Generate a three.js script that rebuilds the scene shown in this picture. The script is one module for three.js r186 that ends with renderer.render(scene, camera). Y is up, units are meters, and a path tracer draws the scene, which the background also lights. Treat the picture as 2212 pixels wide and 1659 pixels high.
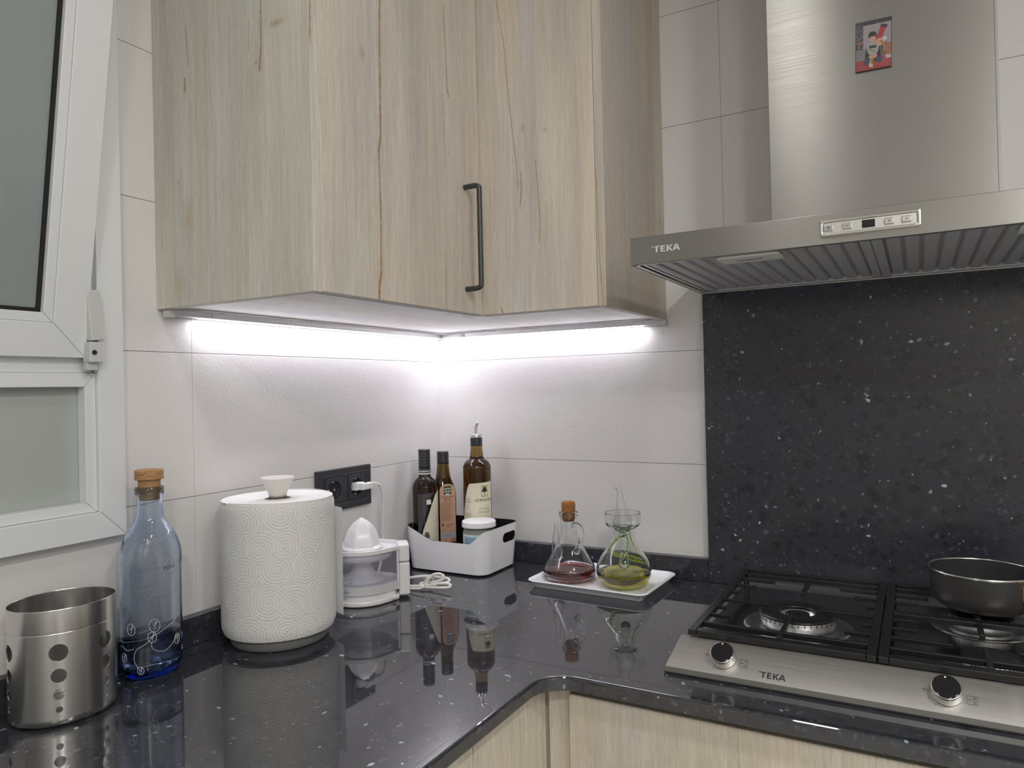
import * as THREE from 'three';
import { RoundedBoxGeometry } from 'three/addons/geometries/RoundedBoxGeometry.js';
import * as BGU from 'three/addons/utils/BufferGeometryUtils.js';
import { RectAreaLightUniformsLib } from 'three/addons/lights/RectAreaLightUniformsLib.js';
import { TextGeometry } from 'three/addons/geometries/TextGeometry.js';
import { FontLoader } from 'three/addons/loaders/FontLoader.js';
import { Brush, Evaluator, SUBTRACTION } from 'three-bvh-csg';

RectAreaLightUniformsLib.init();
const renderer = new THREE.WebGLRenderer();
renderer.toneMapping = THREE.LinearToneMapping;
renderer.toneMappingExposure = 1.0;
renderer.shadowMap.enabled = true;
const scene = new THREE.Scene();
scene.background = new THREE.Color().setRGB(0.006, 0.007, 0.01);   // night outside the window

// ---------- camera
const camera = new THREE.PerspectiveCamera(56.126, 2212 / 1659, 0.02, 30);
camera.position.set(1.1145, 1.3283, 1.5885);
camera.rotation.order = 'YXZ';
camera.rotation.set(0.00754, 0.51225, -0.02317);
scene.add(camera);

// ---------- light levels (see the lamp builders for positions)
const SPOT = 95, SPOT_COL = [1.0, 0.975, 0.93];
const STRIP = 50, STRIP_COL = [0.94, 0.90, 1.0];

// ---------- helpers
const PI = Math.PI, V3 = (x, y, z) => new THREE.Vector3(x, y, z), V2 = (x, y) => new THREE.Vector2(x, y);
function rng(seed) { let a = seed >>> 0; return () => { a = (a + 0x6d2b79f5) | 0; let t = Math.imul(a ^ (a >>> 15), 1 | a); t = (t + Math.imul(t ^ (t >>> 7), 61 | t)) ^ t; return ((t ^ (t >>> 14)) >>> 0) / 4294967296; }; }
const taken = {};
function numbered(name) { const n = taken[name] = (taken[name] ?? -1) + 1; return n ? `${name}_${String(n).padStart(3, '0')}` : name; }
const shade = (o) => { o.castShadow = true; o.receiveShadow = true; return o; };
function mesh(name, geo, mat, parent) {
  const m = shade(new THREE.Mesh(Array.isArray(geo) ? merge(geo) : geo, mat));
  m.name = parent ? name : numbered(name);
  (parent || scene).add(m); return m;
}
function tag(o, label, category, group) { o.userData.label = label; o.userData.category = category; if (group) o.userData.group = group; return o; }
function thing(name, label, category, pos = [0, 0, 0], turn = 0, group) {
  const g = new THREE.Group(); g.name = numbered(name); g.position.set(...pos); g.rotation.y = turn; scene.add(g);
  return tag(g, label, category, group);
}
function struct(name) { const g = new THREE.Group(); g.name = name; g.userData.kind = 'structure'; scene.add(g); return g; }
function part(name, parent) { const g = new THREE.Group(); g.name = name; parent.add(g); return g; }
function merge(list) {
  const l = list.map((g) => { let q = g.index ? g.toNonIndexed() : g; for (const k of Object.keys(q.attributes)) if (!['position', 'normal', 'uv'].includes(k)) q.deleteAttribute(k);
    if (!q.attributes.uv) q.setAttribute('uv', new THREE.BufferAttribute(new Float32Array(q.attributes.position.count * 2), 2)); q.clearGroups(); return q; });
  return BGU.mergeGeometries(l);
}
const rbox = (x0, x1, y0, y1, z0, z1, r = 0.002, s = 2) => uvBox(new RoundedBoxGeometry(x1 - x0, y1 - y0, z1 - z0, s, Math.min(r, (x1 - x0) / 2.01, (y1 - y0) / 2.01, (z1 - z0) / 2.01)).translate((x0 + x1) / 2, (y0 + y1) / 2, (z0 + z1) / 2));
const cyl = (r0, r1, h, s = 32) => new THREE.CylinderGeometry(r0, r1, h, s);
// uv in metres, from the plane each face looks along
function uvBox(g, du = 0, dv = 0) {
  const q = g.index ? g.toNonIndexed() : g, p = q.attributes.position, n = q.attributes.normal, uv = new Float32Array(p.count * 2);
  for (let t = 0; t < p.count; t += 3) {
    let a = 0, b = 0, c = 0;
    for (let k = t; k < t + 3; k++) { a += n.getX(k); b += n.getY(k); c += n.getZ(k); }
    a = Math.abs(a); b = Math.abs(b); c = Math.abs(c);
    for (let k = t; k < t + 3; k++) {
      const X = p.getX(k), Y = p.getY(k), Z = p.getZ(k);
      const [u, v] = c >= a && c >= b ? [X, Y] : a >= b ? [-Z, Y] : [X, -Z];
      uv[2 * k] = u + du; uv[2 * k + 1] = v + dv;
    }
  }
  q.setAttribute('uv', new THREE.BufferAttribute(uv, 2)); return q;
}
const lathe = (pts, seg = 64) => new THREE.LatheGeometry(pts.map((p) => V2(Math.max(p[0], 0), p[1])), seg);
// smooth profile through points
function prof(pts, n = 60) { return new THREE.SplineCurve(pts.map((p) => V2(p[0], p[1]))).getPoints(n).map((p) => [Math.max(p.x, 0), p.y]); }
// closed tube with its own radius at every step and closed ends
function tube(pts, rad, { n = 48, m = 14, closed = false, tension = 0.5 } = {}) {
  const c = new THREE.CatmullRomCurve3(pts.map((p) => V3(...p)), closed, 'catmullrom', tension);
  const fr = c.computeFrenetFrames(n, closed), P = [], N = [], U = [], I = [];
  const R = typeof rad === 'function' ? rad : () => rad;
  for (let i = 0; i <= n; i++) {
    const o = c.getPointAt(i / n), r = R(i / n);
    for (let j = 0; j <= m; j++) {
      const a = j / m * 2 * PI, d = fr.normals[i].clone().multiplyScalar(Math.cos(a)).addScaledVector(fr.binormals[i], Math.sin(a));
      P.push(o.x + d.x * r, o.y + d.y * r, o.z + d.z * r); N.push(d.x, d.y, d.z); U.push(i / n, j / m);
      if (i < n && j < m) { const k = i * (m + 1) + j; I.push(k, k + m + 1, k + 1, k + 1, k + m + 1, k + m + 2); }
    }
  }
  if (!closed) for (const e of [0, n]) {
    const o = c.getPointAt(e / n), t = c.getTangentAt(e / n).multiplyScalar(e ? 1 : -1), k = P.length / 3, r = R(e / n);
    for (let q = 1; q <= 3; q++) for (let j = 0; j <= m; j++) {   // rounded end
      const a = j / m * 2 * PI, h = q / 3 * PI / 2, d = fr.normals[e].clone().multiplyScalar(Math.cos(a)).addScaledVector(fr.binormals[e], Math.sin(a));
      const f = Math.cos(h) * r, g = Math.sin(h) * r * 0.7, nn = d.clone().multiplyScalar(Math.cos(h)).addScaledVector(t, Math.sin(h));
      P.push(o.x + d.x * f + t.x * g, o.y + d.y * f + t.y * g, o.z + d.z * f + t.z * g); N.push(nn.x, nn.y, nn.z); U.push(0, j / m);
    }
    for (let q = 0; q < 3; q++) for (let j = 0; j < m; j++) {
      const a = q ? k + (q - 1) * (m + 1) + j : e * (m + 1) + j, b = k + q * (m + 1) + j;
      if (e) I.push(a, b, a + 1, a + 1, b, b + 1); else I.push(a, a + 1, b, a + 1, b + 1, b);
    }
  }
  const g = new THREE.BufferGeometry();
  g.setAttribute('position', new THREE.Float32BufferAttribute(P, 3)); g.setAttribute('normal', new THREE.Float32BufferAttribute(N, 3)); g.setAttribute('uv', new THREE.Float32BufferAttribute(U, 2)); g.setIndex(I);
  return fixWinding(g);
}
function fixWinding(g) { // make the winding agree with the stored normals
  const p = g.attributes.position, n = g.attributes.normal, I = g.index.array, a = V3(), b = V3(), c = V3();
  for (let t = 0; t < I.length; t += 3) {
    a.fromBufferAttribute(p, I[t]); b.fromBufferAttribute(p, I[t + 1]); c.fromBufferAttribute(p, I[t + 2]);
    b.sub(a); c.sub(a); b.cross(c); const k = I[t];
    if (b.x * n.getX(k) + b.y * n.getY(k) + b.z * n.getZ(k) < 0) { const s = I[t + 1]; I[t + 1] = I[t + 2]; I[t + 2] = s; }
  }
  return g;
}
const poly = (pts) => { const s = new THREE.Shape(); pts.forEach((p, i) => (i ? s.lineTo(...p) : s.moveTo(...p))); s.closePath(); return s; };
function rrect(x0, x1, y0, y1, r) {
  const s = new THREE.Shape(); s.moveTo(x0 + r, y0); s.lineTo(x1 - r, y0); s.absarc(x1 - r, y0 + r, r, -PI / 2, 0); s.lineTo(x1, y1 - r); s.absarc(x1 - r, y1 - r, r, 0, PI / 2);
  s.lineTo(x0 + r, y1); s.absarc(x0 + r, y1 - r, r, PI / 2, PI); s.lineTo(x0, y0 + r); s.absarc(x0 + r, y0 + r, r, PI, 1.5 * PI); return s;
}
const extrude = (shape, depth, bevel = 0.001, o = {}) => new THREE.ExtrudeGeometry(shape, { depth: depth - 2 * bevel, bevelEnabled: bevel > 0, bevelThickness: bevel, bevelSize: bevel, bevelOffset: -bevel, bevelSegments: 2, curveSegments: 16, ...o }).translate(0, 0, bevel);
// a sheet wrapped on a cylinder of radius R (elliptic with squash on local x): u along the angle from a0 to a1, height between lo(u) and hi(u)
function wrap(R, a0, a1, lo, hi, y0, y1, squash = 1, nu = 40, nv = 6) {
  const P = [], N = [], U = [], I = [];
  for (let i = 0; i <= nu; i++) for (let j = 0; j <= nv; j++) {
    const u = i / nu, a = a0 + (a1 - a0) * u, L = lo(u), H = Math.max(hi(u), L + 1e-5), y = L + (H - L) * j / nv;
    P.push(Math.sin(a) * R * squash, y, Math.cos(a) * R); const nn = V3(Math.sin(a) / squash, 0, Math.cos(a)).normalize(); N.push(nn.x, 0, nn.z); U.push(u, (y - y0) / (y1 - y0));
    if (i < nu && j < nv) { const k = i * (nv + 1) + j; I.push(k, k + nv + 1, k + 1, k + 1, k + nv + 1, k + nv + 2); }
  }
  const g = new THREE.BufferGeometry();
  g.setAttribute('position', new THREE.Float32BufferAttribute(P, 3)); g.setAttribute('normal', new THREE.Float32BufferAttribute(N, 3)); g.setAttribute('uv', new THREE.Float32BufferAttribute(U, 2)); g.setIndex(I);
  return fixWinding(g);
}
const piece = (pts) => (x) => { for (let i = 1; i < pts.length; i++) if (x <= pts[i][0]) { const [a, b] = [pts[i - 1], pts[i]]; return a[1] + (b[1] - a[1]) * (x - a[0]) / (b[0] - a[0] || 1); } return pts.at(-1)[1]; };

// ---------- textures
function canvas(w, h, draw) { const c = document.createElement('canvas'); c.width = w; c.height = h; draw(c.getContext('2d'), w, h); return c; }
function tex(c, srgb = true, rep) { const t = new THREE.CanvasTexture(c); t.colorSpace = srgb ? THREE.SRGBColorSpace : THREE.NoColorSpace; t.wrapS = t.wrapT = THREE.RepeatWrapping; if (rep) t.repeat.set(...rep); t.anisotropy = 8; return t; }
// periodic value noise, n cells across
function noiseGrid(n, m, seed) { const r = rng(seed), a = new Float32Array(n * m).map(() => r()); return (x, y) => { const i = Math.floor(x), j = Math.floor(y); let fx = x - i, fy = y - j; fx = fx * fx * (3 - 2 * fx); fy = fy * fy * (3 - 2 * fy); const i0 = ((i % n) + n) % n, i1 = (i0 + 1) % n, j0 = ((j % m) + m) % m, j1 = (j0 + 1) % m; return (a[j0 * n + i0] * (1 - fx) + a[j0 * n + i1] * fx) * (1 - fy) + (a[j1 * n + i0] * (1 - fx) + a[j1 * n + i1] * fx) * fy; }; }
function dataTex(w, h, f, srgb, rep) {
  const d = new Uint8Array(w * h * 4);
  for (let j = 0; j < h; j++) for (let i = 0; i < w; i++) { const c = f(i / w, j / h), k = 4 * (j * w + i); if (Array.isArray(c)) { d[k] = c[0]; d[k + 1] = c[1]; d[k + 2] = c[2]; } else d[k] = d[k + 1] = d[k + 2] = Math.max(0, Math.min(255, c * 255)); d[k + 3] = 255; }
  const t = new THREE.DataTexture(d, w, h); t.colorSpace = srgb ? THREE.SRGBColorSpace : THREE.NoColorSpace; t.wrapS = t.wrapT = THREE.RepeatWrapping; t.magFilter = THREE.LinearFilter; t.minFilter = THREE.LinearMipmapLinearFilter; t.generateMipmaps = true; if (rep) t.repeat.set(...rep); t.needsUpdate = true; return t;
}
// dark granite: mottled ground, grey grains, rare pale blue flakes. One repeat is 1.1 m.
const granite = tex(canvas(2048, 2048, (g, W, H) => {
  const r = rng(11);
  g.fillStyle = '#35363e'; g.fillRect(0, 0, W, H);
  const grain = (n, s0, s1, cols, a0, a1, stretch = 1) => {
    for (let i = 0; i < n; i++) {
      const x = r() * W, y = r() * H, s = s0 + (s1 - s0) * r() ** 2, k = 4 + Math.floor(r() * 4), rot = r() * PI, pts = [];
      for (let q = 0; q < k; q++) { const a = q / k * 2 * PI, d = s * (0.55 + 0.6 * r()); const px = Math.cos(a) * d * stretch, py = Math.sin(a) * d; pts.push([px * Math.cos(rot) - py * Math.sin(rot), px * Math.sin(rot) + py * Math.cos(rot)]); }
      g.fillStyle = cols[Math.floor(r() * cols.length)]; g.globalAlpha = a0 + (a1 - a0) * r();
      for (const ox of x < 60 ? [0, W] : x > W - 60 ? [0, -W] : [0]) for (const oy of y < 60 ? [0, H] : y > H - 60 ? [0, -H] : [0]) { g.beginPath(); pts.forEach((p, q) => (q ? g.lineTo(x + ox + p[0], y + oy + p[1]) : g.moveTo(x + ox + p[0], y + oy + p[1]))); g.fill(); }
    }
  };
  grain(5200, 5, 26, ['#1d1e23', '#24262c', '#3a3c41', '#2a3038', '#33363b', '#3b3b3a'], 0.25, 0.6);
  grain(6500, 2, 9, ['#1a1b1f', '#42454a', '#484b4e', '#363b45'], 0.2, 0.6);
  grain(3400, 1.5, 7, ['#62666c', '#6e7276', '#5b626d'], 0.12, 0.5, 1.3);
  grain(1100, 3, 11, ['#6f747b', '#767a78', '#646e7a'], 0.12, 0.45, 1.3);
  grain(700, 1.5, 5.5, ['#9aa0a7', '#aab3bb', '#8d9dad'], 0.3, 0.75, 1.6);
  grain(260, 2, 7.5, ['#b9ccdb', '#8fb0cf', '#b9c6c8', '#9fb6c0'], 0.65, 1, 1.7);
  g.globalAlpha = 1;
}), true, [1 / 1.1, 1 / 1.1]);
// fine directional relief of the wall tiles; one repeat is 0.5 m
const n1 = noiseGrid(24, 24, 21), n2 = noiseGrid(110, 80, 22), n3 = noiseGrid(256, 200, 23), n4 = noiseGrid(512, 512, 24);
const tileBump = dataTex(1024, 1024, (u, v) => { const a = n1(u * 24, v * 24), s = u + v * 0.0; const b = n2((s * 110 + v * 110) , v * 80), c = n3(s * 256 + v * 256, v * 200); const d = n4(u * 512, v * 512); return 0.2 * a + 0.3 * b * (0.3 + 0.7 * a) + 0.32 * c + 0.18 * d; }, false, [2, 2]);
const brush = noiseGrid(8, 512, 31), brush2 = noiseGrid(3, 200, 32);
const brushedRough = dataTex(256, 512, (u, v) => 0.76 + 0.14 * brush(u * 8, v * 512) + 0.08 * brush2(u * 3, v * 200), false, [2, 5]);
const brushFine = dataTex(64, 1024, (u, v) => brush(u * 8, v * 512), false, [4, 10]);
const wavy = noiseGrid(30, 30, 41), wavy2 = noiseGrid(90, 90, 42);
const paintBump = dataTex(512, 512, (u, v) => 0.7 * wavy(u * 30, v * 30) + 0.3 * wavy2(u * 90, v * 90), false, [5, 5]);
// pale oak with brown splits; w x h metres, splits as polylines in metres from the lower left
function wood(seed, w, h, splits = [], knots = [], tint = [208, 201, 188], fy = 1) {   // fy stretches the drawing's heights
  const W = 640, H = Math.min(1600, Math.round(640 * h / w)), k = W / w, r = rng(seed);
  const A = noiseGrid(9, 3, seed + 1), B = noiseGrid(60, 5, seed + 2), Cn = noiseGrid(220, 14, seed + 3), D = noiseGrid(400, 60, seed + 4);
  return tex(canvas(W, H, (g) => {
    const im = g.createImageData(W, H);
    for (let j = 0; j < H; j++) for (let i = 0; i < W; i++) {
      const u = i / W, v = j / H, q = u + 0.012 * Math.sin(v * 7 + seed) * A(u * 9, v * 3);
      const e = 0.09 * (A(q * 9, v * 3) - 0.5) + 0.05 * (B(q * 60, v * 5) - 0.5) + 0.06 * (Cn(q * 220, v * 14) - 0.5) + 0.07 * (D(q * 400, v * 60) - 0.5), warm = A(q * 9 + 3.3, v * 3 + 1.1) - 0.5, p = 4 * (j * W + i);
      im.data[p] = tint[0] * (1 + e) + 8 * warm; im.data[p + 1] = tint[1] * (1 + e) + 1 * warm; im.data[p + 2] = tint[2] * (1 + e) - 9 * warm; im.data[p + 3] = 255;
    }
    g.putImageData(im, 0, 0);
    g.lineCap = 'round';
    for (let i = 0; i < 90 * w / 0.5; i++) { const x = r() * W, y = r() * H, l = (0.03 + 0.2 * r() * r()) * k; g.strokeStyle = '#8f7a60'; g.globalAlpha = 0.06 + 0.2 * r() * r(); g.lineWidth = 0.8 + 1.6 * r(); g.beginPath(); g.moveTo(x, y); g.bezierCurveTo(x + 3 * (r() - 0.5), y + l / 3, x + 4 * (r() - 0.5), y + l / 1.5, x + 5 * (r() - 0.5), y + l); g.stroke(); }
    for (const s of splits) {
      const P = s.p.map(([x, y]) => [x * k, H - y * fy * k]);
      const line = (width, a, jit, col) => { g.globalAlpha = a; g.strokeStyle = col; g.globalAlpha = a; for (let i = 1; i < P.length; i++) { const n = 8; for (let q = 0; q < n; q++) { g.lineWidth = width * (0.55 + 0.9 * r()); g.beginPath(); const at = (t) => [P[i - 1][0] + (P[i][0] - P[i - 1][0]) * t, P[i - 1][1] + (P[i][1] - P[i - 1][1]) * t]; const [x0, y0] = at(q / n), [x1, y1] = at((q + 1) / n); g.moveTo(x0 + jit * (q ? 1 : 0), y0); g.lineTo(x1 + jit, y1); g.stroke(); } } };
      line((s.w || 2) * 5, 0.08, 0, '#a58a68'); line((s.w || 2) * 2.2, 0.16, 0.6, '#94724f'); line((s.w || 2) * 0.9, (s.a || 0.75) * 0.85, 0, '#755a44');
    }
    for (const [x, y, rx, ry, a] of knots) { for (let q = 6; q > 0; q--) { g.globalAlpha = (a || 0.5) * 0.12; g.fillStyle = '#86683f'; g.beginPath(); g.ellipse(x * k, H - y * fy * k, rx * k * q / 6, ry * k * q / 6, 0, 0, 7); g.fill(); } }
    g.globalAlpha = 1;
  }), true, [1 / w, 1 / h]);
}

// ---------- materials
const std = (o) => new THREE.MeshPhysicalMaterial(o);
const rgb = (r, g, b) => new THREE.Color().setRGB(r, g, b);
const M = {
  tile: std({ color: rgb(0.72, 0.71, 0.70), roughness: 0.55, bumpMap: tileBump, bumpScale: 0.00032 }),
  grout: std({ color: rgb(0.74, 0.73, 0.71), roughness: 0.9 }),
  plaster: std({ color: rgb(0.72, 0.71, 0.69), roughness: 0.9 }),
  floor: std({ color: rgb(0.60, 0.58, 0.55), roughness: 0.35 }),
  granite: std({ color: rgb(1.05, 1.05, 1.02), map: granite, roughness: 0.03, ior: 1.78 }),
  granitePanel: std({ color: rgb(1.1, 1.1, 1.1), map: granite, roughness: 0.2, ior: 1.5 }),
  steel: std({ color: rgb(0.40, 0.395, 0.38), metalness: 1, roughness: 0.40, roughnessMap: brushedRough, anisotropy: 0.85, anisotropyRotation: PI / 2 }),
  steelHob: std({ color: rgb(0.48, 0.475, 0.46), metalness: 1, roughness: 0.5, roughnessMap: brushedRough, anisotropy: 0.3 }),
  steelSoft: std({ color: rgb(0.62, 0.615, 0.60), metalness: 1, roughness: 0.4 }),
  steelMirror: std({ color: rgb(0.7, 0.7, 0.7), metalness: 1, roughness: 0.28 }),
  steelDull: std({ color: rgb(0.34, 0.34, 0.35), metalness: 1, roughness: 0.45 }),
  filter: std({ color: rgb(0.58, 0.58, 0.61), metalness: 0.25, roughness: 0.5 }),
  chrome: std({ color: rgb(0.75, 0.74, 0.72), metalness: 1, roughness: 0.15 }),
  blackIron: std({ color: rgb(0.014, 0.014, 0.016), roughness: 0.3 }),
  blackGloss: std({ color: rgb(0.012, 0.012, 0.014), roughness: 0.08 }),
  blackMatt: std({ color: rgb(0.02, 0.02, 0.022), roughness: 0.6 }),
  socket: std({ color: rgb(0.030, 0.031, 0.037), roughness: 0.45 }),
  alu: std({ color: rgb(0.62, 0.62, 0.63), metalness: 0.85, roughness: 0.4 }),
  frame: std({ color: rgb(0.76, 0.79, 0.81), roughness: 0.22, bumpMap: paintBump, bumpScale: 0.00012 }),
  frameGrey: std({ color: rgb(0.6, 0.61, 0.6), roughness: 0.35 }),
  gasket: std({ color: rgb(0.008, 0.008, 0.009), roughness: 0.7 }),
  whitePlastic: std({ color: rgb(0.80, 0.80, 0.81), roughness: 0.22 }),
  whiteSatin: std({ color: rgb(0.78, 0.78, 0.79), roughness: 0.35 }),
  basketWhite: std({ color: rgb(0.85, 0.86, 0.89), roughness: 0.16 }),
  creamCeramic: std({ color: rgb(0.74, 0.73, 0.68), roughness: 0.35 }),
  greyBase: std({ color: rgb(0.16, 0.16, 0.165), roughness: 0.55 }),
  clear: std({ color: rgb(0.93, 0.93, 0.96), roughness: 0.06, transmission: 0.93, thickness: 0, ior: 1.45 }),
  frosted: std({ color: rgb(0.9, 0.9, 0.92), roughness: 0.5, transmission: 0.45, thickness: 0 }),
  glass: std({ color: rgb(1, 1, 1), roughness: 0.0, transmission: 1, thickness: 0.01, ior: 1.5, attenuationColor: rgb(0.82, 0.9, 0.86), attenuationDistance: 0.03 }),
  glassGreen: std({ color: rgb(1, 1, 1), roughness: 0.0, transmission: 1, thickness: 0.01, ior: 1.5, attenuationColor: rgb(0.66, 0.86, 0.68), attenuationDistance: 0.03 }),
  glassBlue: std({ color: rgb(1, 1, 1), roughness: 0.0, transmission: 1, thickness: 0.01, ior: 1.5, attenuationColor: rgb(0.30, 0.48, 0.90), attenuationDistance: 0.021 }),
  water: std({ color: rgb(1, 1, 1), roughness: 0.0, transmission: 1, thickness: 0.05, ior: 1.33, attenuationColor: rgb(0.45, 0.6, 0.95), attenuationDistance: 0.12 }),
  vinegar: std({ color: rgb(1, 1, 1), roughness: 0.0, transmission: 1, thickness: 0.05, ior: 1.35, attenuationColor: rgb(0.58, 0.12, 0.10), attenuationDistance: 0.032 }),
  oil: std({ color: rgb(1, 1, 1), roughness: 0.0, transmission: 1, thickness: 0.05, ior: 1.45, attenuationColor: rgb(0.86, 0.79, 0.01), attenuationDistance: 0.038 }),
  oilFilm: std({ color: rgb(1, 1, 1), roughness: 0.0, transmission: 1, thickness: 0.01, ior: 1.5, attenuationColor: rgb(0.62, 0.70, 0.02), attenuationDistance: 0.005 }),
  bottleGlass: std({ color: rgb(1, 1, 1), roughness: 0.02, transmission: 1, thickness: 0.05, ior: 1.48, attenuationColor: rgb(0.46, 0.33, 0.11), attenuationDistance: 0.021 }),
  bottleDark: std({ color: rgb(1, 1, 1), roughness: 0.02, transmission: 1, thickness: 0.05, ior: 1.48, attenuationColor: rgb(0.36, 0.27, 0.11), attenuationDistance: 0.017 }),
  capBlack: std({ color: rgb(0.03, 0.032, 0.04), roughness: 0.3 }),
  etchGrey: std({ color: rgb(0.30, 0.34, 0.40), roughness: 0.6 }),
  etch: std({ color: rgb(0.82, 0.85, 0.88), roughness: 0.6 }),
  cord: std({ color: rgb(0.74, 0.73, 0.70), roughness: 0.4 }),
  trayWhite: std({ color: rgb(0.88, 0.90, 0.94), roughness: 0.16 }),
  napkin: std({ color: rgb(0.86, 0.855, 0.84), roughness: 0.95 }),
  pan: std({ color: rgb(0.055, 0.053, 0.052), roughness: 0.35, metalness: 0.25 }),
  panInside: std({ color: rgb(0.04, 0.04, 0.045), roughness: 0.3 }),
  copper: std({ color: rgb(0.75, 0.36, 0.12), roughness: 0.35, metalness: 0.5 }),
  handle: std({ color: rgb(0.075, 0.08, 0.08), roughness: 0.38, metalness: 0.6 }),
  ink: std({ color: rgb(0.02, 0.02, 0.02), roughness: 0.6 }),
  inkPale: std({ color: rgb(0.62, 0.66, 0.68), roughness: 0.5 }),
  print: std({ color: rgb(0.08, 0.08, 0.08), roughness: 0.7 }),
};
M.cork = std({ color: rgb(0.85, 0.82, 0.8), roughness: 0.9, map: tex(canvas(128, 128, (g) => { const r = rng(5); g.fillStyle = '#a5713f'; g.fillRect(0, 0, 128, 128); for (let i = 0; i < 420; i++) { g.fillStyle = ['#7a4423', '#c07f4e', '#5d351c', '#d39a68'][Math.floor(r() * 4)]; g.globalAlpha = 0.5 * r() + 0.2; g.beginPath(); g.ellipse(r() * 128, r() * 128, 1 + 7 * r(), 0.6 + 1.6 * r(), 0, 0, 7); g.fill(); } })) });
M.corkWood = std({ color: rgb(0.80, 0.84, 0.92), roughness: 0.7, map: tex(canvas(256, 128, (g) => { const r = rng(6); g.fillStyle = '#c2925f'; g.fillRect(0, 0, 256, 128); for (let i = 0; i < 70; i++) { g.strokeStyle = ['#8a5a30', '#d9ad78', '#a87443'][Math.floor(r() * 3)]; g.globalAlpha = 0.55; g.lineWidth = 1 + 3 * r(); const x = r() * 256 - 30, y = r() * 128; g.beginPath(); g.moveTo(x, y); g.bezierCurveTo(x + 20, y - 16 + 20 * r(), x + 40, y + 18 * r(), x + 60, y - 8 + 12 * r()); g.stroke(); } })) });
const woodMat = (t) => std({ map: t, roughness: 0.55 });

// ======================================================================= THE SETTING
// ---------- walls: a core, and tiles of 75.5 x 25.1 cm as pieces of their own
const ROW0 = 1.1531, ROWH = 0.2525, COL = 0.757, GAP = 0.0004;
function tiles(parent, rects, place) {
  rects.forEach(([w0, u1, v0, v1], i) => {
    const u0 = w0 === 0 ? -0.003 : w0;   // the two walls' tiles meet in the corner
    const g = new RoundedBoxGeometry(u1 - u0 - GAP, v1 - v0 - 2 * GAP, 0.008, 1, 0.0005).translate(0, 0, -0.004);
    const q = uvBox(g, 0.37 * i, 0.613 * i), m = mesh('tile', q, M.tile, parent);
    place(m, (u0 + u1) / 2, (v0 + v1) / 2);
  });
}
const CEIL = 2.45, ROOMX = 2.75, ROOMZ = 3.1, T = 0.12;
const WIN = { z0: 0.895, z1: 1.795, y0: 1.114, y1: 2.27 };       // outer edge of the window frame
const wallL = struct('wall_left');
mesh('core', [rbox(-T, -0.0085, -0.1, WIN.y0 + 0.03, -T, ROOMZ + T, 0.001, 1), rbox(-T, -0.0085, WIN.y1 - 0.03, CEIL, -T, ROOMZ + T, 0.001, 1), rbox(-T, -0.0085, WIN.y0 + 0.03, WIN.y1 - 0.03, -T, WIN.z0 + 0.03, 0.001, 1), rbox(-T, -0.0085, WIN.y0 + 0.03, WIN.y1 - 0.03, WIN.z1 - 0.03, ROOMZ + T, 0.001, 1)], M.grout, wallL);
{
  const R = [];
  for (let k = -1; k <= 5; k++) { const v0 = ROW0 + k * ROWH, v1 = Math.min(v0 + ROWH, CEIL);
    const open = k >= 0 && v0 < WIN.y1 - 0.06;
    R.push([0, COL, v0, v1]);
    if (open) { R.push([COL, WIN.z0 + 0.025, v0, v1], [WIN.z1 - 0.025, 2 * COL + 0.6, v0, v1]); } else R.push([COL, 2 * COL, v0, v1], [2 * COL, 3 * COL, v0, v1]);
  }
  tiles(wallL, R, (m, u, v) => { m.rotation.y = PI / 2; m.position.set(0, v, u); });
}
const SX = 0.7115, SY = 1.526;                                     // granite splashback: left edge and top
const wallR = struct('wall_right');
mesh('core', rbox(-T, ROOMX + T, -0.1, CEIL, -T, -0.0085, 0.001, 1), M.grout, wallR);
{
  const R = [];
  for (let k = -1; k <= 5; k++) { const v0 = ROW0 + k * ROWH, v1 = Math.min(v0 + ROWH, CEIL);
    if (v1 < SY) R.push([0, SX, v0, v1]);
    else if (v0 < SY) R.push([0, SX, v0, v1], [SX, 2 * COL, SY, v1], [2 * COL, 3 * COL, SY, v1]);
    else R.push([0, COL, v0, v1], [COL, 2 * COL, v0, v1], [2 * COL, 3 * COL, v0, v1]);
  }
  tiles(wallR, R, (m, u, v) => m.position.set(u, v, 0));
}
function slab(name, g, mat) { const m = mesh(name, g, mat); m.name = name; m.userData.kind = 'structure'; return m; }
slab('wall_rear', rbox(-T, ROOMX + T, -0.1, CEIL, ROOMZ, ROOMZ + T, 0.001, 1), M.plaster);
slab('wall_far', rbox(ROOMX, ROOMX + T, -0.1, CEIL, 0, ROOMZ, 0.001, 1), M.plaster);
slab('floor', rbox(-T, ROOMX + T, -0.1, 0, -T, ROOMZ + T, 0.001, 1), M.floor);
slab('ceiling', rbox(-T, ROOMX + T, CEIL, CEIL + 0.1, -T, ROOMZ + T, 0.001, 1), M.plaster);
slab('trim_1', rbox(SX - 0.003, SX, 0.9505, SY, 0.0002, 0.006, 0.001, 1), M.alu);

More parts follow.
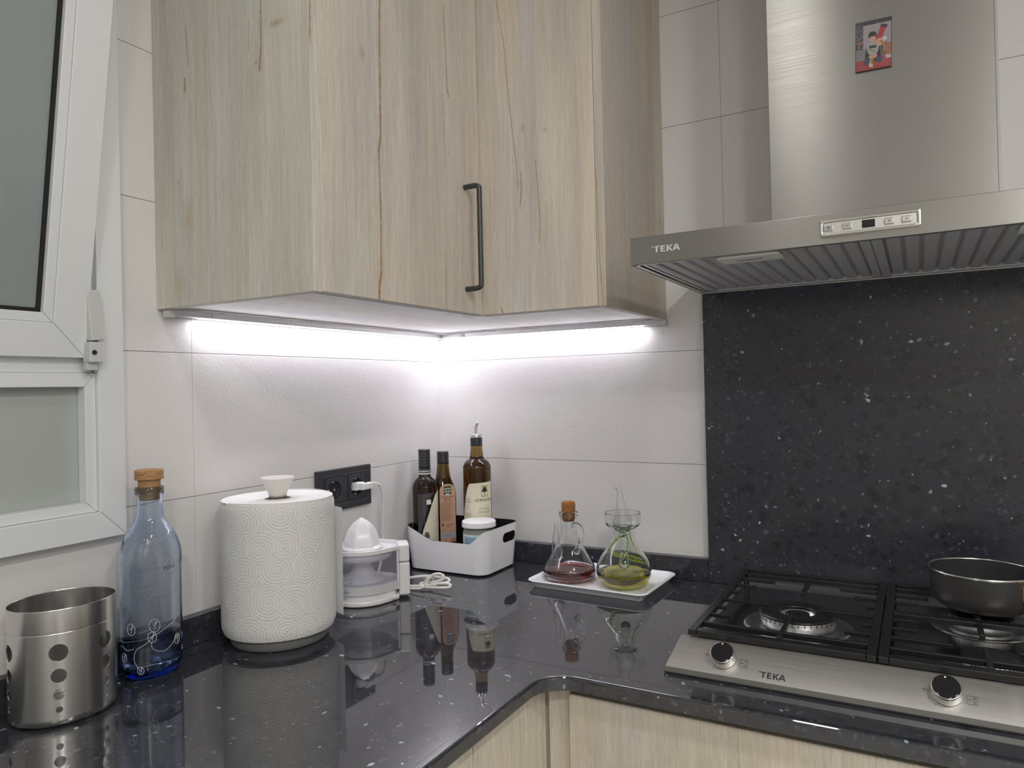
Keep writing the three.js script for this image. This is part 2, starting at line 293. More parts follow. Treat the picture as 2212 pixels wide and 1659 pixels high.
// ---------- window: fixed frosted light below, a tilted sash above. Shapes are drawn in (-z, y) and turned onto the wall.
const win = struct('window_1');
const onWall = (g) => uvBox(g.rotateY(PI / 2));
function rail(name, pts, depth, x, parent, mat = M.frame, bev = 0.0015) { return mesh(name, onWall(extrude(poly(pts), depth, bev)).translate(x, 0, 0), mat, parent); }
function ring(name, z0, z1, y0, y1, w, depth, x, parent, mat, bev) { // four mitred rails; z0 nearest the corner of the room
  const o = [[-z1, y0], [-z0, y0], [-z0, y1], [-z1, y1]], [wl, wb, wr, wt] = [w[0], w[1], w[2] ?? w[0], w[3] ?? w[1]], e = 0.0002;
  const i = [[-z1 + wl, y0 + wb], [-z0 - wr, y0 + wb], [-z0 - wr, y1 - wt], [-z1 + wl, y1 - wt]];
  for (let k = 0; k < 4; k++) { const n = (k + 1) % 4, horiz = k % 2 === 0; const a = [o[k], o[n], i[n], i[k]].map((p) => p.slice()); const s = horiz ? [[e, 0], [-e, 0], [-e, 0], [e, 0]] : [[0, e], [0, -e], [0, -e], [0, e]]; if (k > 1) s.forEach((q) => { q[0] *= -1; q[1] *= -1; }); a.forEach((p, q) => { p[0] += s[q][0]; p[1] += s[q][1]; }); rail(name, a, depth, x, parent, mat, bev); }
}
ring('frame_rail', WIN.z0, WIN.z1, WIN.y0, WIN.y1, [0.041, 0.041], 0.10, -0.08, win, M.frame);
const MULL = [1.3685, 1.408];
rail('mullion', [[-WIN.z1 + 0.0412, MULL[0]], [-WIN.z0 - 0.0412, MULL[0]], [-WIN.z0 - 0.0412 - 0.022, MULL[0] + 0.03], [-WIN.z0 - 0.064, MULL[1]], [-WIN.z1 + 0.0412, MULL[1]]], 0.082, -0.075, win);
ring('glazing_bead', WIN.z0 + 0.0413, WIN.z1 - 0.0413, WIN.y0 + 0.0413, MULL[0] - 0.0003, [0.0165, 0.0155, 0.0165, 0.021], 0.02, -0.008, win, M.frame, 0.001);
mesh('frame_rebate', [rbox(-0.03, 0.0085, MULL[1] + 0.0005, WIN.y1 - 0.0415, WIN.z0 + 0.0413, 0.9553, 0.001), rbox(-0.03, 0.0085, MULL[1] + 0.0005, WIN.y1 - 0.0415, 1.7357, WIN.z1 - 0.0413, 0.001)], M.frame, win);
const paneMat = std({ color: rgb(0.50, 0.54, 0.52), roughness: 0.42, transmission: 0.15, thickness: 0, clearcoat: 0.15, clearcoatRoughness: 0.3 });
const paneUp = std({ color: rgb(0.33, 0.38, 0.385), roughness: 0.5, transmission: 0.15, thickness: 0, clearcoat: 1, clearcoatRoughness: 0.04 });
const paneEdge = std({ color: rgb(0.40, 0.52, 0.44), roughness: 0.3 });
const fx0 = WIN.z0 + 0.0578, fx1 = WIN.z1 - 0.0578;
const pane = mesh('pane', rbox(-0.012, -0.0085, 1.168, 1.3485, fx0 - 0.002, fx1 + 0.002, 0.0005, 1), paneMat, win);
const sash = part('sash', win); sash.position.set(0.0215, 1.3905, 0); sash.rotation.z = -0.1665;
const SZ0 = 0.956, SZ1 = 1.735, SH = 0.83;
ring('sash_rail', SZ0, SZ1, 0, SH, [0.050, 0.050], 0.045, -0.045, sash, M.frame, 0.0012);
ring('sash_bead', SZ0 + 0.0502, SZ1 - 0.0502, 0.0502, SH - 0.0502, [0.0135, 0.0135], 0.03, -0.032, sash, M.frame, 0.0012);
ring('gasket', SZ0 + 0.0635, SZ1 - 0.0635, 0.0635, SH - 0.0635, [0.0055, 0.0055], 0.02, -0.03, sash, M.gasket, 0.0005);
mesh('pane', rbox(-0.020, -0.014, 0.066, SH - 0.066, SZ0 + 0.0665, SZ1 - 0.0665, 0.0005, 1), paneUp, sash);
const hinge = part('hinge', win);
mesh('hinge_cover', extrude(rrect(-0.0105, 0.0105, 0, 0.076, 0.002), 0.018, 0.002).rotateY(PI / 2).rotateX(0.10).translate(0.020, 1.417, 0.945), M.frameGrey, hinge);
mesh('knuckle', [extrude(rrect(-0.011, 0.011, 0, 0.031, 0.002), 0.020, 0.002).rotateY(PI / 2).translate(0.019, 1.3835, 0.9485), rbox(0.019, 0.031, 1.372, 1.384, 0.943, 0.959, 0.001)], M.frameGrey, hinge);
mesh('screw', cyl(0.0036, 0.0036, 0.002, 16).rotateZ(PI / 2).translate(0.0395, 1.3985, 0.953), M.blackMatt, hinge);

// ======================================================================= THE FURNITURE
const Y = 0.9;
// ---------- worktop
const worktop = thing('worktop', 'dark speckled granite L-shaped worktop running along both walls', 'worktop');
{
  const D = 0.617, r = 0.05, s = new THREE.Shape(), X1 = 2.3, Z1 = 2.4;
  s.moveTo(0, 0); s.lineTo(X1, 0); s.lineTo(X1, -D); s.lineTo(D + r, -D); s.absarc(D + r, -D - r, r, PI / 2, PI); s.lineTo(D, -Z1); s.lineTo(0, -Z1); s.closePath();
  const g = new THREE.ExtrudeGeometry(s, { depth: 0.013, bevelEnabled: true, bevelThickness: 0.0045, bevelSize: 0.0045, bevelOffset: -0.0045, bevelSegments: 5, curveSegments: 24 }).translate(0, 0, 0.0045);
  mesh('slab', uvBox(g.rotateX(-PI / 2).translate(0, Y - 0.022, 0)), M.granite, worktop);
  mesh('upstand', uvBox(rbox(0.0003, 0.02, Y + 0.0003, 0.9497, 0.0205, 2.4, 0.0012), 0.31, 0.2), M.granitePanel, worktop);
  mesh('upstand', uvBox(rbox(0.0003, SX - 0.0004, Y + 0.0003, 0.9497, 0.0003, 0.02, 0.0012), 0.11, 0.5), M.granitePanel, worktop);
}
const splash = mesh('splashback', uvBox(rbox(SX, 2.3, Y + 0.0004, SY, 0.0003, 0.02, 0.0008), 0.23, 0.37), M.granitePanel);
tag(splash, 'tall dark granite splashback panel between hob and range hood', 'splashback');

// ---------- base cabinets
const woodLow = [woodMat(wood(71, 0.62, 0.8, [], [], [204, 196, 182])), woodMat(wood(72, 0.62, 0.8, [], [], [202, 194, 180]))];
const baseR = thing('base_cabinet', 'pale oak base cabinet front under the gas hob', 'cabinet');
mesh('carcass', rbox(0.58, 2.28, 0.1, 0.872, 0.03, 0.575, 0.001), woodLow[1], baseR);
mesh('corner_post', rbox(0.6015, 0.641, 0.1, 0.866, 0.5752, 0.583, 0.001), woodLow[1], baseR);
mesh('door', uvBox(rbox(0.6425, 1.242, 0.1, 0.8655, 0.5755, 0.597, 0.0015)), woodLow[0], baseR);
mesh('door', uvBox(rbox(1.245, 1.845, 0.1, 0.8655, 0.5755, 0.597, 0.0015), 0.2), woodLow[0], baseR);
mesh('plinth', rbox(0.60, 2.28, 0, 0.099, 0.05, 0.54, 0.001), M.greyBase, baseR);
const baseL = thing('base_cabinet', 'pale oak base cabinet front below the left worktop edge', 'cabinet');
mesh('carcass', rbox(0.03, 0.575, 0.1, 0.872, 0.03, 2.38, 0.001), woodLow[0], baseL);
mesh('door', uvBox(rbox(0.5755, 0.597, 0.1, 0.8655, 0.585, 0.792, 0.0015), 0.05), woodLow[1], baseL);
mesh('door', uvBox(rbox(0.5755, 0.597, 0.1, 0.8655, 0.795, 1.39, 0.0015), 0.1), woodLow[0], baseL);
mesh('door', uvBox(rbox(0.5755, 0.597, 0.1, 0.8655, 1.393, 1.99, 0.0015), 0.4), woodLow[1], baseL);
mesh('plinth', rbox(0.05, 0.54, 0, 0.099, 0.05, 2.38, 0.001), M.greyBase, baseL);

// ---------- corner wall cabinet (an L with its inner corner towards the room)
const CB = 1.477, CT = 2.3, CD = 0.361, CZ = 0.8225, CX = 0.6255, E1 = 0.0165;
const wallCab = thing('wall_cabinet', 'pale oak L-shaped corner wall cabinet with brown splits in the grain', 'cabinet');
const wEndL = woodMat(wood(81, CD, 0.85, [
  { p: [[0.263, 0.85], [0.262, 0.62], [0.257, 0.56]], w: 3, a: 0.6 }, { p: [[0.088, 0.75], [0.093, 0.64]], w: 2, a: 0.45 }, { p: [[0.084, 0.61], [0.083, 0.575]], w: 3, a: 0.5 }, { p: [[0.236, 0.7], [0.235, 0.62]], w: 1.2, a: 0.35 }], [[0.295, 0.665, 0.018, 0.007, 0.7], [0.25, 0.585, 0.004, 0.004, 0.8], [0.062, 0.335, 0.003, 0.006, 0.6], [0.085, 0.23, 0.02, 0.04, 0.3], [0.06, 0.06, 0.016, 0.035, 0.3]], [203, 199, 190], 0.61));
const wDoorL = woodMat(wood(82, 0.46, 0.85, [
  { p: [[0.158, 0.85], [0.163, 0.8], [0.158, 0.66], [0.158, 0.6], [0.155, 0.4], [0.150, 0.365], [0.152, 0.2], [0.15, 0.07], [0.145, 0.04], [0.143, 0.0]], w: 2.6, a: 0.8 },
  { p: [[0.345, 0.85], [0.352, 0.62], [0.357, 0.6]], w: 2, a: 0.55 }, { p: [[0.338, 0.6], [0.338, 0.4]], w: 1.4, a: 0.4 }, { p: [[0.335, 0.12], [0.334, 0.0]], w: 1.2, a: 0.35 }], [[0.115, 0.58, 0.007, 0.016, 0.5]], [207, 199, 189], 0.67));
const wDoorR = woodMat(wood(83, 0.27, 0.85, [
  { p: [[0.03, 0.85], [0.045, 0.72], [0.062, 0.6], [0.072, 0.46], [0.08, 0.37], [0.084, 0.33], [0.088, 0.27]], w: 1.7, a: 0.75 }, { p: [[0.093, 0.31], [0.094, 0.27], [0.09, 0.235]], w: 2.2, a: 0.8 },
  { p: [[0.100, 0.85], [0.112, 0.76]], w: 1.4, a: 0.5 }, { p: [[0.126, 0.33], [0.131, 0.24], [0.133, 0.2], [0.13, 0.15]], w: 1.8, a: 0.8 }, { p: [[0.043, 0.015], [0.047, 0.0]], w: 2, a: 0.8 }], [[0.1, 0.405, 0.006, 0.008, 0.5], [0.148, 0.39, 0.005, 0.006, 0.4], [0.252, 0.77, 0.01, 0.016, 0.4]], [204, 196, 186], 0.70));
const wEndR = woodMat(wood(84, CD, 0.85, [{ p: [[0.25, 0.34], [0.252, 0.15], [0.258, 0.0]], w: 1.6, a: 0.6 }, { p: [[0.1, 0.4], [0.1, 0.28]], w: 1, a: 0.4 }], [[0.33, 0.29, 0.012, 0.03, 0.4]], [200, 191, 181], 0.74));
const wUnder = woodMat(wood(85, 0.5, 0.9, [{ p: [[0.3, 0.6], [0.305, 0.55]], w: 3, a: 0.7 }, { p: [[0.302, 0.52], [0.303, 0.50]], w: 3, a: 0.7 }], [], [240, 238, 235]));
const place = (g, ox, oy) => uvBox(g, ox, oy);   // puts the picture's lower left corner on the panel
mesh('end_panel', place(rbox(0.0005, CD, CB, CT, CZ - E1, CZ, 0.0008), 0, -CB), wEndL, wallCab);
const doorL = mesh('door', place(rbox(CD - 0.019, CD, CB + 0.001, CT, CD + 0.001, CZ - E1 - 0.0008, 0.0012), CZ, -CB), wDoorL, wallCab);
const doorR = mesh('door', place(rbox(CD - 0.002, CX - E1 - 0.0008, CB + 0.001, CT, CD - 0.019, CD, 0.0012), -CD, -CB), wDoorR, wallCab);
mesh('end_panel', place(rbox(CX - E1, CX, CB, CT, 0.0005, CD, 0.0008), CD, -CB), wEndR, wallCab);
{ const s = poly([[0.0005, -0.0005], [CX - E1 - 0.0005, -0.0005], [CX - E1 - 0.0005, -CD + 0.0210], [CD - 0.0210, -CD + 0.0210], [CD - 0.0210, -CZ + E1 + 0.0005], [0.0005, -CZ + E1 + 0.0005]]);
  mesh('bottom_panel', uvBox(extrude(s, 0.016, 0.0005).rotateX(-PI / 2).translate(0, CB + 0.0040, 0)), wUnder, wallCab);
  mesh('top_panel', uvBox(extrude(s, 0.016, 0.0005).rotateX(-PI / 2).translate(0, CT - 0.0175, 0)), wUnder, wallCab);
}
{ const eb = std({ color: rgb(0.36, 0.34, 0.32), roughness: 0.6 }), y0 = CB - 0.0004, y1 = CB + 0.0009;   // edge banding under doors and ends
  for (const [a, b, c, d] of [[CD - 0.0185, CD - 0.0004, CD + 0.0012, CZ - E1 - 0.001], [CD - 0.001, CX - E1 - 0.001, CD - 0.0185, CD - 0.0004]]) mesh('edge_band', rbox(a, b, y0, y1, c, d, 0.0003, 1), eb, wallCab);
  for (const [a, b, c, d] of [[0.0008, CD - 0.0004, CZ - E1 + 0.0003, CZ - 0.0004], [CX - E1 + 0.0003, CX - 0.0004, 0.0008, CD - 0.0004]]) mesh('edge_band', rbox(a, b, y0, y1 - 0.0006, c, d, 0.0003, 1), std({ color: rgb(0.55, 0.52, 0.47), roughness: 0.6 }), wallCab); }
{ const z = 0.4185, x = CD; const h = mesh('handle', tube([[x - 0.001, 1.7205, z], [x + 0.022, 1.7205, z], [x + 0.0305, 1.7185, z], [x + 0.0335, 1.711, z], [x + 0.0335, 1.62, z], [x + 0.0335, 1.533, z], [x + 0.0305, 1.5255, z], [x + 0.022, 1.5235, z], [x - 0.001, 1.5235, z]], 0.0051, { n: 120, m: 16, tension: 0.3 }), M.handle, doorL); h.userData.label = 'dark grey bar handle'; }

// ---------- LED strips under the cabinet, against the two walls
function strip(label, len, lit0, lit1, clips) {         // along local +x, wall behind at local z = 0
  const t = thing('light_strip', label, 'lamp', [0, 0, 0], 0, 'light strips under the wall cabinet');
  mesh('profile', [rbox(0.018, len - 0.012, -0.0105, -0.0005, 0.0205, 0.0218, 0.0004, 1), rbox(0.018, len - 0.012, -0.0025, -0.0005, 0.008, 0.0206, 0.0004, 1), rbox(0.018, len - 0.012, -0.0105, -0.0026, 0.008, 0.0092, 0.0004, 1), rbox(lit1 + 0.004, len - 0.012, -0.0105, -0.0026, 0.0093, 0.0204, 0.0005, 1)], M.alu, t);
  mesh('end_cap', rbox(len - 0.0118, len, -0.0135, -0.0005, 0.006, 0.0235, 0.0015), M.frameGrey, t);
  mesh('diffuser', rbox(lit0, lit1, -0.0118, -0.0085, 0.0094, 0.0203, 0.001), std({ color: rgb(0.9, 0.9, 0.9), roughness: 0.6, emissive: rgb(...STRIP_COL), emissiveIntensity: 7 }), t);
  for (const [a, b, m] of clips) mesh('clip', rbox(a, b, -0.0095, -0.001, 0.0222, 0.0238, 0.0005, 1), m, t);
  const L = new THREE.RectAreaLight(rgb(...STRIP_COL), STRIP, lit1 - lit0, 0.009); L.position.set((lit0 + lit1) / 2, -0.0125, 0.0148); L.rotation.x = -PI / 2; t.add(L);
  return t;
}
const clipP = std({ color: rgb(0.62, 0.55, 0.56), roughness: 0.4 });
const stR = strip('slim light strip under the cabinet on the wall nearest the hood', CX + 0.004, 0.03, 0.575, [[0.083, 0.095, clipP], [0.545, 0.5755, M.alu]]); stR.position.set(0, CB, 0);
const stL = strip('slim light strip under the cabinet on the window side wall', CZ - 0.006, 0.02, 0.752, [[0.70, 0.73, M.alu]]); stL.rotation.y = -PI / 2; stL.position.set(0.0, CB, 0); stL.scale.z = -1;

// ---------- range hood
const HX = 1.061, HW = 0.35, HB = 1.526, HT = 1.5705, HZ = 0.4655, hx0 = HX - HW, hx1 = HX + HW;
const hood = thing('range_hood', 'stainless steel chimney range hood over the gas hob', 'hood');
mesh('canopy', [uvBox(new RoundedBoxGeometry(2 * HW, HT - HB, 0.0025, 2, 0.0012).translate(HX, (HT + HB) / 2, HZ - 0.00125)), rbox(hx0, hx0 + 0.0015, HB, HT - 0.001, 0.021, HZ - 0.0026, 0.0004, 1), rbox(hx1 - 0.0015, hx1, HB, HT - 0.001, 0.021, HZ - 0.0026, 0.0004, 1), rbox(hx0, hx1, HT - 0.0022, HT - 0.0002, 0.0205, HZ - 0.0026, 0.0006, 1)], M.steel, hood);
const CHX = 1.0655, CHW = 0.169, CHZ = 0.25;
mesh('chimney', [uvBox(new RoundedBoxGeometry(2 * CHW, CEIL - HT - 0.002, 0.0016, 1, 0.0007).translate(CHX, (CEIL + HT) / 2, CHZ - 0.0008)), rbox(CHX - CHW, CHX - CHW + 0.0015, HT + 0.001, CEIL - 0.001, 0.001, CHZ - 0.0018, 0.0004, 1), rbox(CHX + CHW - 0.0015, CHX + CHW, HT + 0.001, CEIL - 0.001, 0.001, CHZ - 0.0018, 0.0004, 1), rbox(CHX + CHW - 0.003, CHX + CHW + 0.0012, HT + 0.001, CEIL - 0.001, CHZ - 0.0002, CHZ + 0.0012, 0.0005, 1)], M.steel, hood);
mesh('rim', [rbox(hx0 + 0.0018, hx0 + 0.0095, HB + 0.0005, HB + 0.002, 0.022, HZ - 0.004, 0.0005, 1), rbox(hx1 - 0.0095, hx1 - 0.0018, HB + 0.0005, HB + 0.002, 0.022, HZ - 0.004, 0.0005, 1), rbox(hx0 + 0.002, hx1 - 0.002, HB - 0.001, HB + 0.002, 0.0215, 0.0285, 0.0008, 1), rbox(hx0 + 0.002, hx1 - 0.002, HB + 0.0005, HB + 0.002, HZ - 0.012, HZ - 0.003, 0.0005, 1), rbox(hx0 + 0.0125, hx0 + 0.019, HB + 0.002, HB + 0.0035, 0.03, HZ - 0.016, 0.0005, 1), rbox(hx1 - 0.019, hx1 - 0.0125, HB + 0.002, HB + 0.0035, 0.03, HZ - 0.016, 0.0005, 1)], M.steelSoft, hood);
for (const [a, b] of [[hx0 + 0.022, HX - 0.0005], [HX + 0.0005, hx1 - 0.022]]) {
  const f = mesh('grease_filter', [rbox(a, b, HB + 0.010, HB + 0.012, 0.032, HZ - 0.014, 0.0005, 1), rbox(a, a + 0.014, HB + 0.0015, HB + 0.0099, 0.032, HZ - 0.014, 0.001, 1), rbox(b - 0.014, b, HB + 0.0015, HB + 0.0099, 0.032, HZ - 0.014, 0.001, 1), rbox(a + 0.0142, b - 0.0142, HB + 0.0015, HB + 0.0099, 0.032, 0.040, 0.001, 1)], M.filter, hood);
  const n = 12, w = (b - a - 0.0288) / n;
  for (let i = 0; i < n; i++) { const x = a + 0.0144 + i * w; mesh('slat', extrude(poly([[x + 0.0018, 0.0095], [x + 0.005, 0.0035], [x + w - 0.005, 0.0035], [x + w - 0.0018, 0.0095]]), HZ - 0.058, 0.0004).translate(0, HB, 0.0405), M.filter, f); }
  const hxm = (a + b) / 2 - (a < HX ? 0.006 : -0.06);
  const fh = mesh('filter_handle', extrude(rrect(hxm - 0.047, hxm + 0.047, -HZ + 0.017, -HZ + 0.072, 0.008), 0.004, 0.001).rotateX(-PI / 2).translate(0, HB - 0.0025, 0), std({ color: rgb(0.82, 0.83, 0.78), roughness: 0.4 }), f);
  mesh('slot', rbox(hxm - 0.02, hxm + 0.02, HB - 0.0029, HB - 0.0022, HZ - 0.048, HZ - 0.0455, 0.0003, 1), M.ink, f);
}
{ const p = part('control_panel', hood), cy = 1.5485, x0 = 0.9975, x1 = 1.1245, s = rrect(x0, x1, cy - 0.0115, cy + 0.0115, 0.0025); s.holes.push(rrect(x0 + 0.0045, x1 - 0.0045, cy - 0.0078, cy + 0.0078, 0.002));
  mesh('bezel', [uvBox(extrude(s, 0.0042, 0.0016).translate(0, 0, HZ - 0.0002))], M.chrome, p);
  mesh('face', rbox(x0 + 0.0048, x1 - 0.0048, cy - 0.0076, cy + 0.0076, HZ + 0.0001, HZ + 0.0016, 0.0003, 1), M.steelSoft, p);
  mesh('display', rbox(1.0524, 1.0688, cy - 0.0054, cy + 0.0054, HZ + 0.0018, HZ + 0.0026, 0.0003, 1), M.blackGloss, p);
  const kinds = ['timer', 'minus', 'plus', 'lamp'];
  [1.0095, 1.0338, 1.0863, 1.1076].forEach((x, i) => {
    const b = mesh('button', rbox(x - 0.0062, x + 0.0062, cy - 0.0042, cy + 0.0042, HZ + 0.0016, HZ + 0.0046, 0.0012, 3), M.chrome, p), z = HZ + 0.0047, G = [];
    if (i === 1) G.push(rbox(x - 0.002, x + 0.002, cy - 0.0003, cy + 0.0003, z, z + 0.0002, 0.0001, 1));
    if (i === 2) G.push(rbox(x - 0.002, x + 0.002, cy - 0.0003, cy + 0.0003, z, z + 0.0002, 0.0001, 1), rbox(x - 0.0003, x + 0.0003, cy - 0.002, cy + 0.002, z, z + 0.0002, 0.0001, 1));
    if (i === 0 || i === 3) G.push(new THREE.TorusGeometry(i ? 0.0011 : 0.0018, 0.00028, 6, 20).translate(x, cy, z));
    if (i === 0) G.push(rbox(x - 0.0002, x + 0.0002, cy, cy + 0.0014, z, z + 0.0002, 0.0001, 1), rbox(x, x + 0.0014, cy - 0.0002, cy + 0.0002, z, z + 0.0002, 0.0001, 1));
    mesh('symbol', G, M.ink, p);
  });
}
const bold = await new FontLoader().loadAsync('fonts/droid/droid_sans_bold.typeface.json');
function logo(width, height, depth) {           // TEKA with the bar of the T drawn out to the left
  const g = new TextGeometry('TEKA', { font: bold, size: 1, depth: 1, curveSegments: 6, bevelEnabled: false }); g.computeBoundingBox();
  const b = g.boundingBox; g.translate(-b.min.x, -b.min.y, 0).scale(0.93 * width / (b.max.x - b.min.x), height / (b.max.y - b.min.y), depth).translate(0.07 * width, 0, 0);
  const bar = new THREE.BoxGeometry(0.075 * width, height * 0.17, depth).translate(0.065 * width, height * 0.915, depth / 2);
  const dot = cyl(height * 0.085, height * 0.085, depth, 12).rotateX(PI / 2).translate(0.0, height * 0.915, depth / 2);
  return merge([g, bar, dot]);
}
mesh('logo', logo(0.0455, 0.0098, 0.0003).translate(0.7475, 1.5432, HZ), M.inkPale, hood);

// ---------- photo magnet on the chimney
const magnetPic = tex(canvas(260, 400, (g, W, H) => {
  const r = rng(77), rect = (c, x, y, w, h) => { g.fillStyle = c; g.fillRect(x, y, w, h); }, el = (c, x, y, a, b, t = 0) => { g.fillStyle = c; g.beginPath(); g.ellipse(x, y, a, b, t, 0, 7); g.fill(); };
  rect('#b9aeb6', 0, 0, W, H); rect('#3a383d', 0, 0, W, 34); rect('#4d5256', 0, 20, 54, 205);
  for (let i = 0; i < 60; i++) el(['#8f969c', '#2e3034', '#a9aeb3', '#5f666c'][Math.floor(r() * 4)], 4 + r() * 46, 24 + r() * 190, 2 + 5 * r(), 1 + 4 * r(), r() * 3);
  el('#d86a63', 34, 170, 10, 13); rect('#8d9095', 0, 225, 90, 90);
  rect('#b5404a', 0, 316, W, 84); el('#c4505a', 210, 345, 60, 40); rect('#d7d3d2', 220, 290, 40, 40);
  g.save(); g.translate(196, 92); g.rotate(0.35); rect('#42424a', -26, -44, 52, 26); rect('#c23a47', -22, -20, 42, 78); el('#c23a47', -14, 62, 30, 19); g.restore(); el('#eee6e6', 212, 168, 18, 17);
  el('#f0b48f', 175, 205, 34, 50); rect('#b57d5c', 214, 205, 46, 96); el('#6d6152', 188, 240, 20, 24); el('#8b6a4c', 196, 282, 26, 22); g.strokeStyle = '#2d2a28'; g.lineWidth = 5; g.beginPath(); g.moveTo(176, 182); g.quadraticCurveTo(196, 178, 200, 215); g.quadraticCurveTo(215, 215, 226, 190); g.stroke();
  // the seated child
  el('#4c566a', 84, 328, 26, 34, 0.25); el('#4c566a', 170, 322, 26, 34, -0.25); el('#3b4456', 128, 300, 46, 30);
  el('#2d3036', 86, 262, 15, 46, 0.2); el('#2d3036', 166, 258, 15, 46, -0.2); el('#b9bcb6', 126, 234, 42, 56); rect('#34383a', 98, 206, 54, 22); rect('#5a605e', 104, 240, 20, 4); rect('#5a605e', 120, 252, 26, 4);
  el('#e2ab93', 118, 298, 22, 18); el('#e2ab93', 138, 294, 20, 18); el('#dfa990', 126, 166, 10, 22); el('#e9b9a2', 122, 140, 26, 33); el('#2a2624', 122, 113, 29, 21); el('#2a2624', 99, 126, 7, 18); el('#2a2624', 147, 124, 6, 16); el('#2a2624', 113, 138, 2.6, 2); el('#2a2624', 133, 137, 2.6, 2); g.strokeStyle = '#a05a50'; g.lineWidth = 2; g.beginPath(); g.arc(123, 148, 9, 0.4, 2.7); g.stroke();
  el('#c9a67e', 118, 350, 20, 34); el('#a9673c', 132, 345, 15, 24); el('#e3d6c2', 112, 366, 14, 16); el('#30343c', 142, 330, 6, 14);
  rect('#fbf6ee', 96, 32, 5, 5); rect('#fbf6ee', 160, 26, 6, 6);
}));
{ const t = thing('photo_magnet', 'small portrait photo magnet of a child stuck on the hood chimney', 'magnet', [1.0648, 1.8850, CHZ + 0.0005], 0);
  mesh('backing', extrude(rrect(-0.0268, 0.0268, -0.0412, 0.0412, 0.001), 0.003, 0.0006), M.blackMatt, t);
  const g = new THREE.PlaneGeometry(0.0522, 0.081).translate(0, 0.0002, 0.0031), face = mesh('photo_print', g, std({ color: rgb(0.62, 0.60, 0.62), map: magnetPic, roughness: 0.3, clearcoat: 1, clearcoatRoughness: 0.06 }), t);
  t.rotation.z = -0.028;
}

// ---------- gas hob. Front panel slopes from (y .907, z .543) up to (y .946, z .502).
const hob = thing('gas_hob', 'stainless steel gas hob with black knobs on its sloping front', 'hob');
const HC = 1.061, HH = 0.286, PTOP = [0.946, 0.502], PBOT = [0.9115, 0.543];
{
  // body section swept along x: (z, y)
  const s = poly([[0.035, 0.9005], [0.5405, 0.9005], [0.5432, 0.904], [PBOT[1], PBOT[0]], [PTOP[1] + 0.004, PTOP[0] - 0.0032], [PTOP[1] - 0.002, PTOP[0]], [PTOP[1] - 0.010, PTOP[0] - 0.001], [PTOP[1] - 0.0125, PTOP[0] - 0.006], [PTOP[1] - 0.013, 0.9185], [0.082, 0.9185], [0.07, 0.922], [0.060, 0.9265], [0.045, 0.927], [0.0375, 0.922]]);
  const g = new THREE.ExtrudeGeometry(s, { depth: 2 * HH, bevelEnabled: false, steps: 40 }).rotateY(-PI / 2).scale(1, 1, 1).translate(HC + HH, 0, 0);
  // the ends taper inwards with height
  const p = g.attributes.position; for (let i = 0; i < p.count; i++) { const k = (p.getX(i) - HC) / HH; p.setX(i, HC + k * (HH - Math.max(0, p.getY(i) - 0.905) * 0.37)); }
  g.computeVertexNormals();
  mesh('body', uvBox(BGU.toCreasedNormals(g, 0.35)), M.steelHob, hob);
  mesh('pan_surface', uvBox(extrude(rrect(HC - HH + 0.022, HC + HH - 0.022, -0.484, -0.088, 0.02), 0.0016, 0.0006).rotateX(-PI / 2).translate(0, 0.9186, 0)), std({ color: rgb(0.42, 0.42, 0.43), metalness: 1, roughness: 0.2 }), hob);
}
const slope = Math.atan2(PTOP[0] - PBOT[0], PBOT[1] - PTOP[1]);    // of the panel against the horizontal
const onPanel = (g, x, s, lift = 0) => { // s from 0 (lower edge) to 1 (upper edge)
  const y = PBOT[0] + s * (PTOP[0] - PBOT[0]), z = PBOT[1] + s * (PTOP[1] - PBOT[1]);
  return g.rotateX(slope).translate(x, y + lift * Math.cos(slope), z + lift * Math.sin(slope));
}; // for geometry lying in the local xz plane with its top to -z
const flat = (g) => g.rotateX(-PI / 2);           // from the xy plane into xz, top to -z
for (const [x, s] of [[0.8585, 0.52], [1.1375, 0.53], [1.2775, 0.53]]) {
  const k = part('knob', hob);
  mesh('skirt', onPanel(lathe([[0, 0.0002], [0.0178, 0.0002], [0.0182, 0.0012], [0.0176, 0.0125], [0.0168, 0.0142], [0.0160, 0.0146], [0, 0.0146]], 40), x, s), M.chrome, k);
  mesh('knob_face', onPanel(lathe([[0, 0.0146], [0.0159, 0.0146], [0.0157, 0.0152], [0.0140, 0.0157], [0, 0.0158]], 40), x, s), M.blackGloss, k);
  mesh('pointer', onPanel(cyl(0.0012, 0.0012, 0.0004, 12).translate(-0.001, 0.0158, -0.0125), x, s), M.etch, k);
}
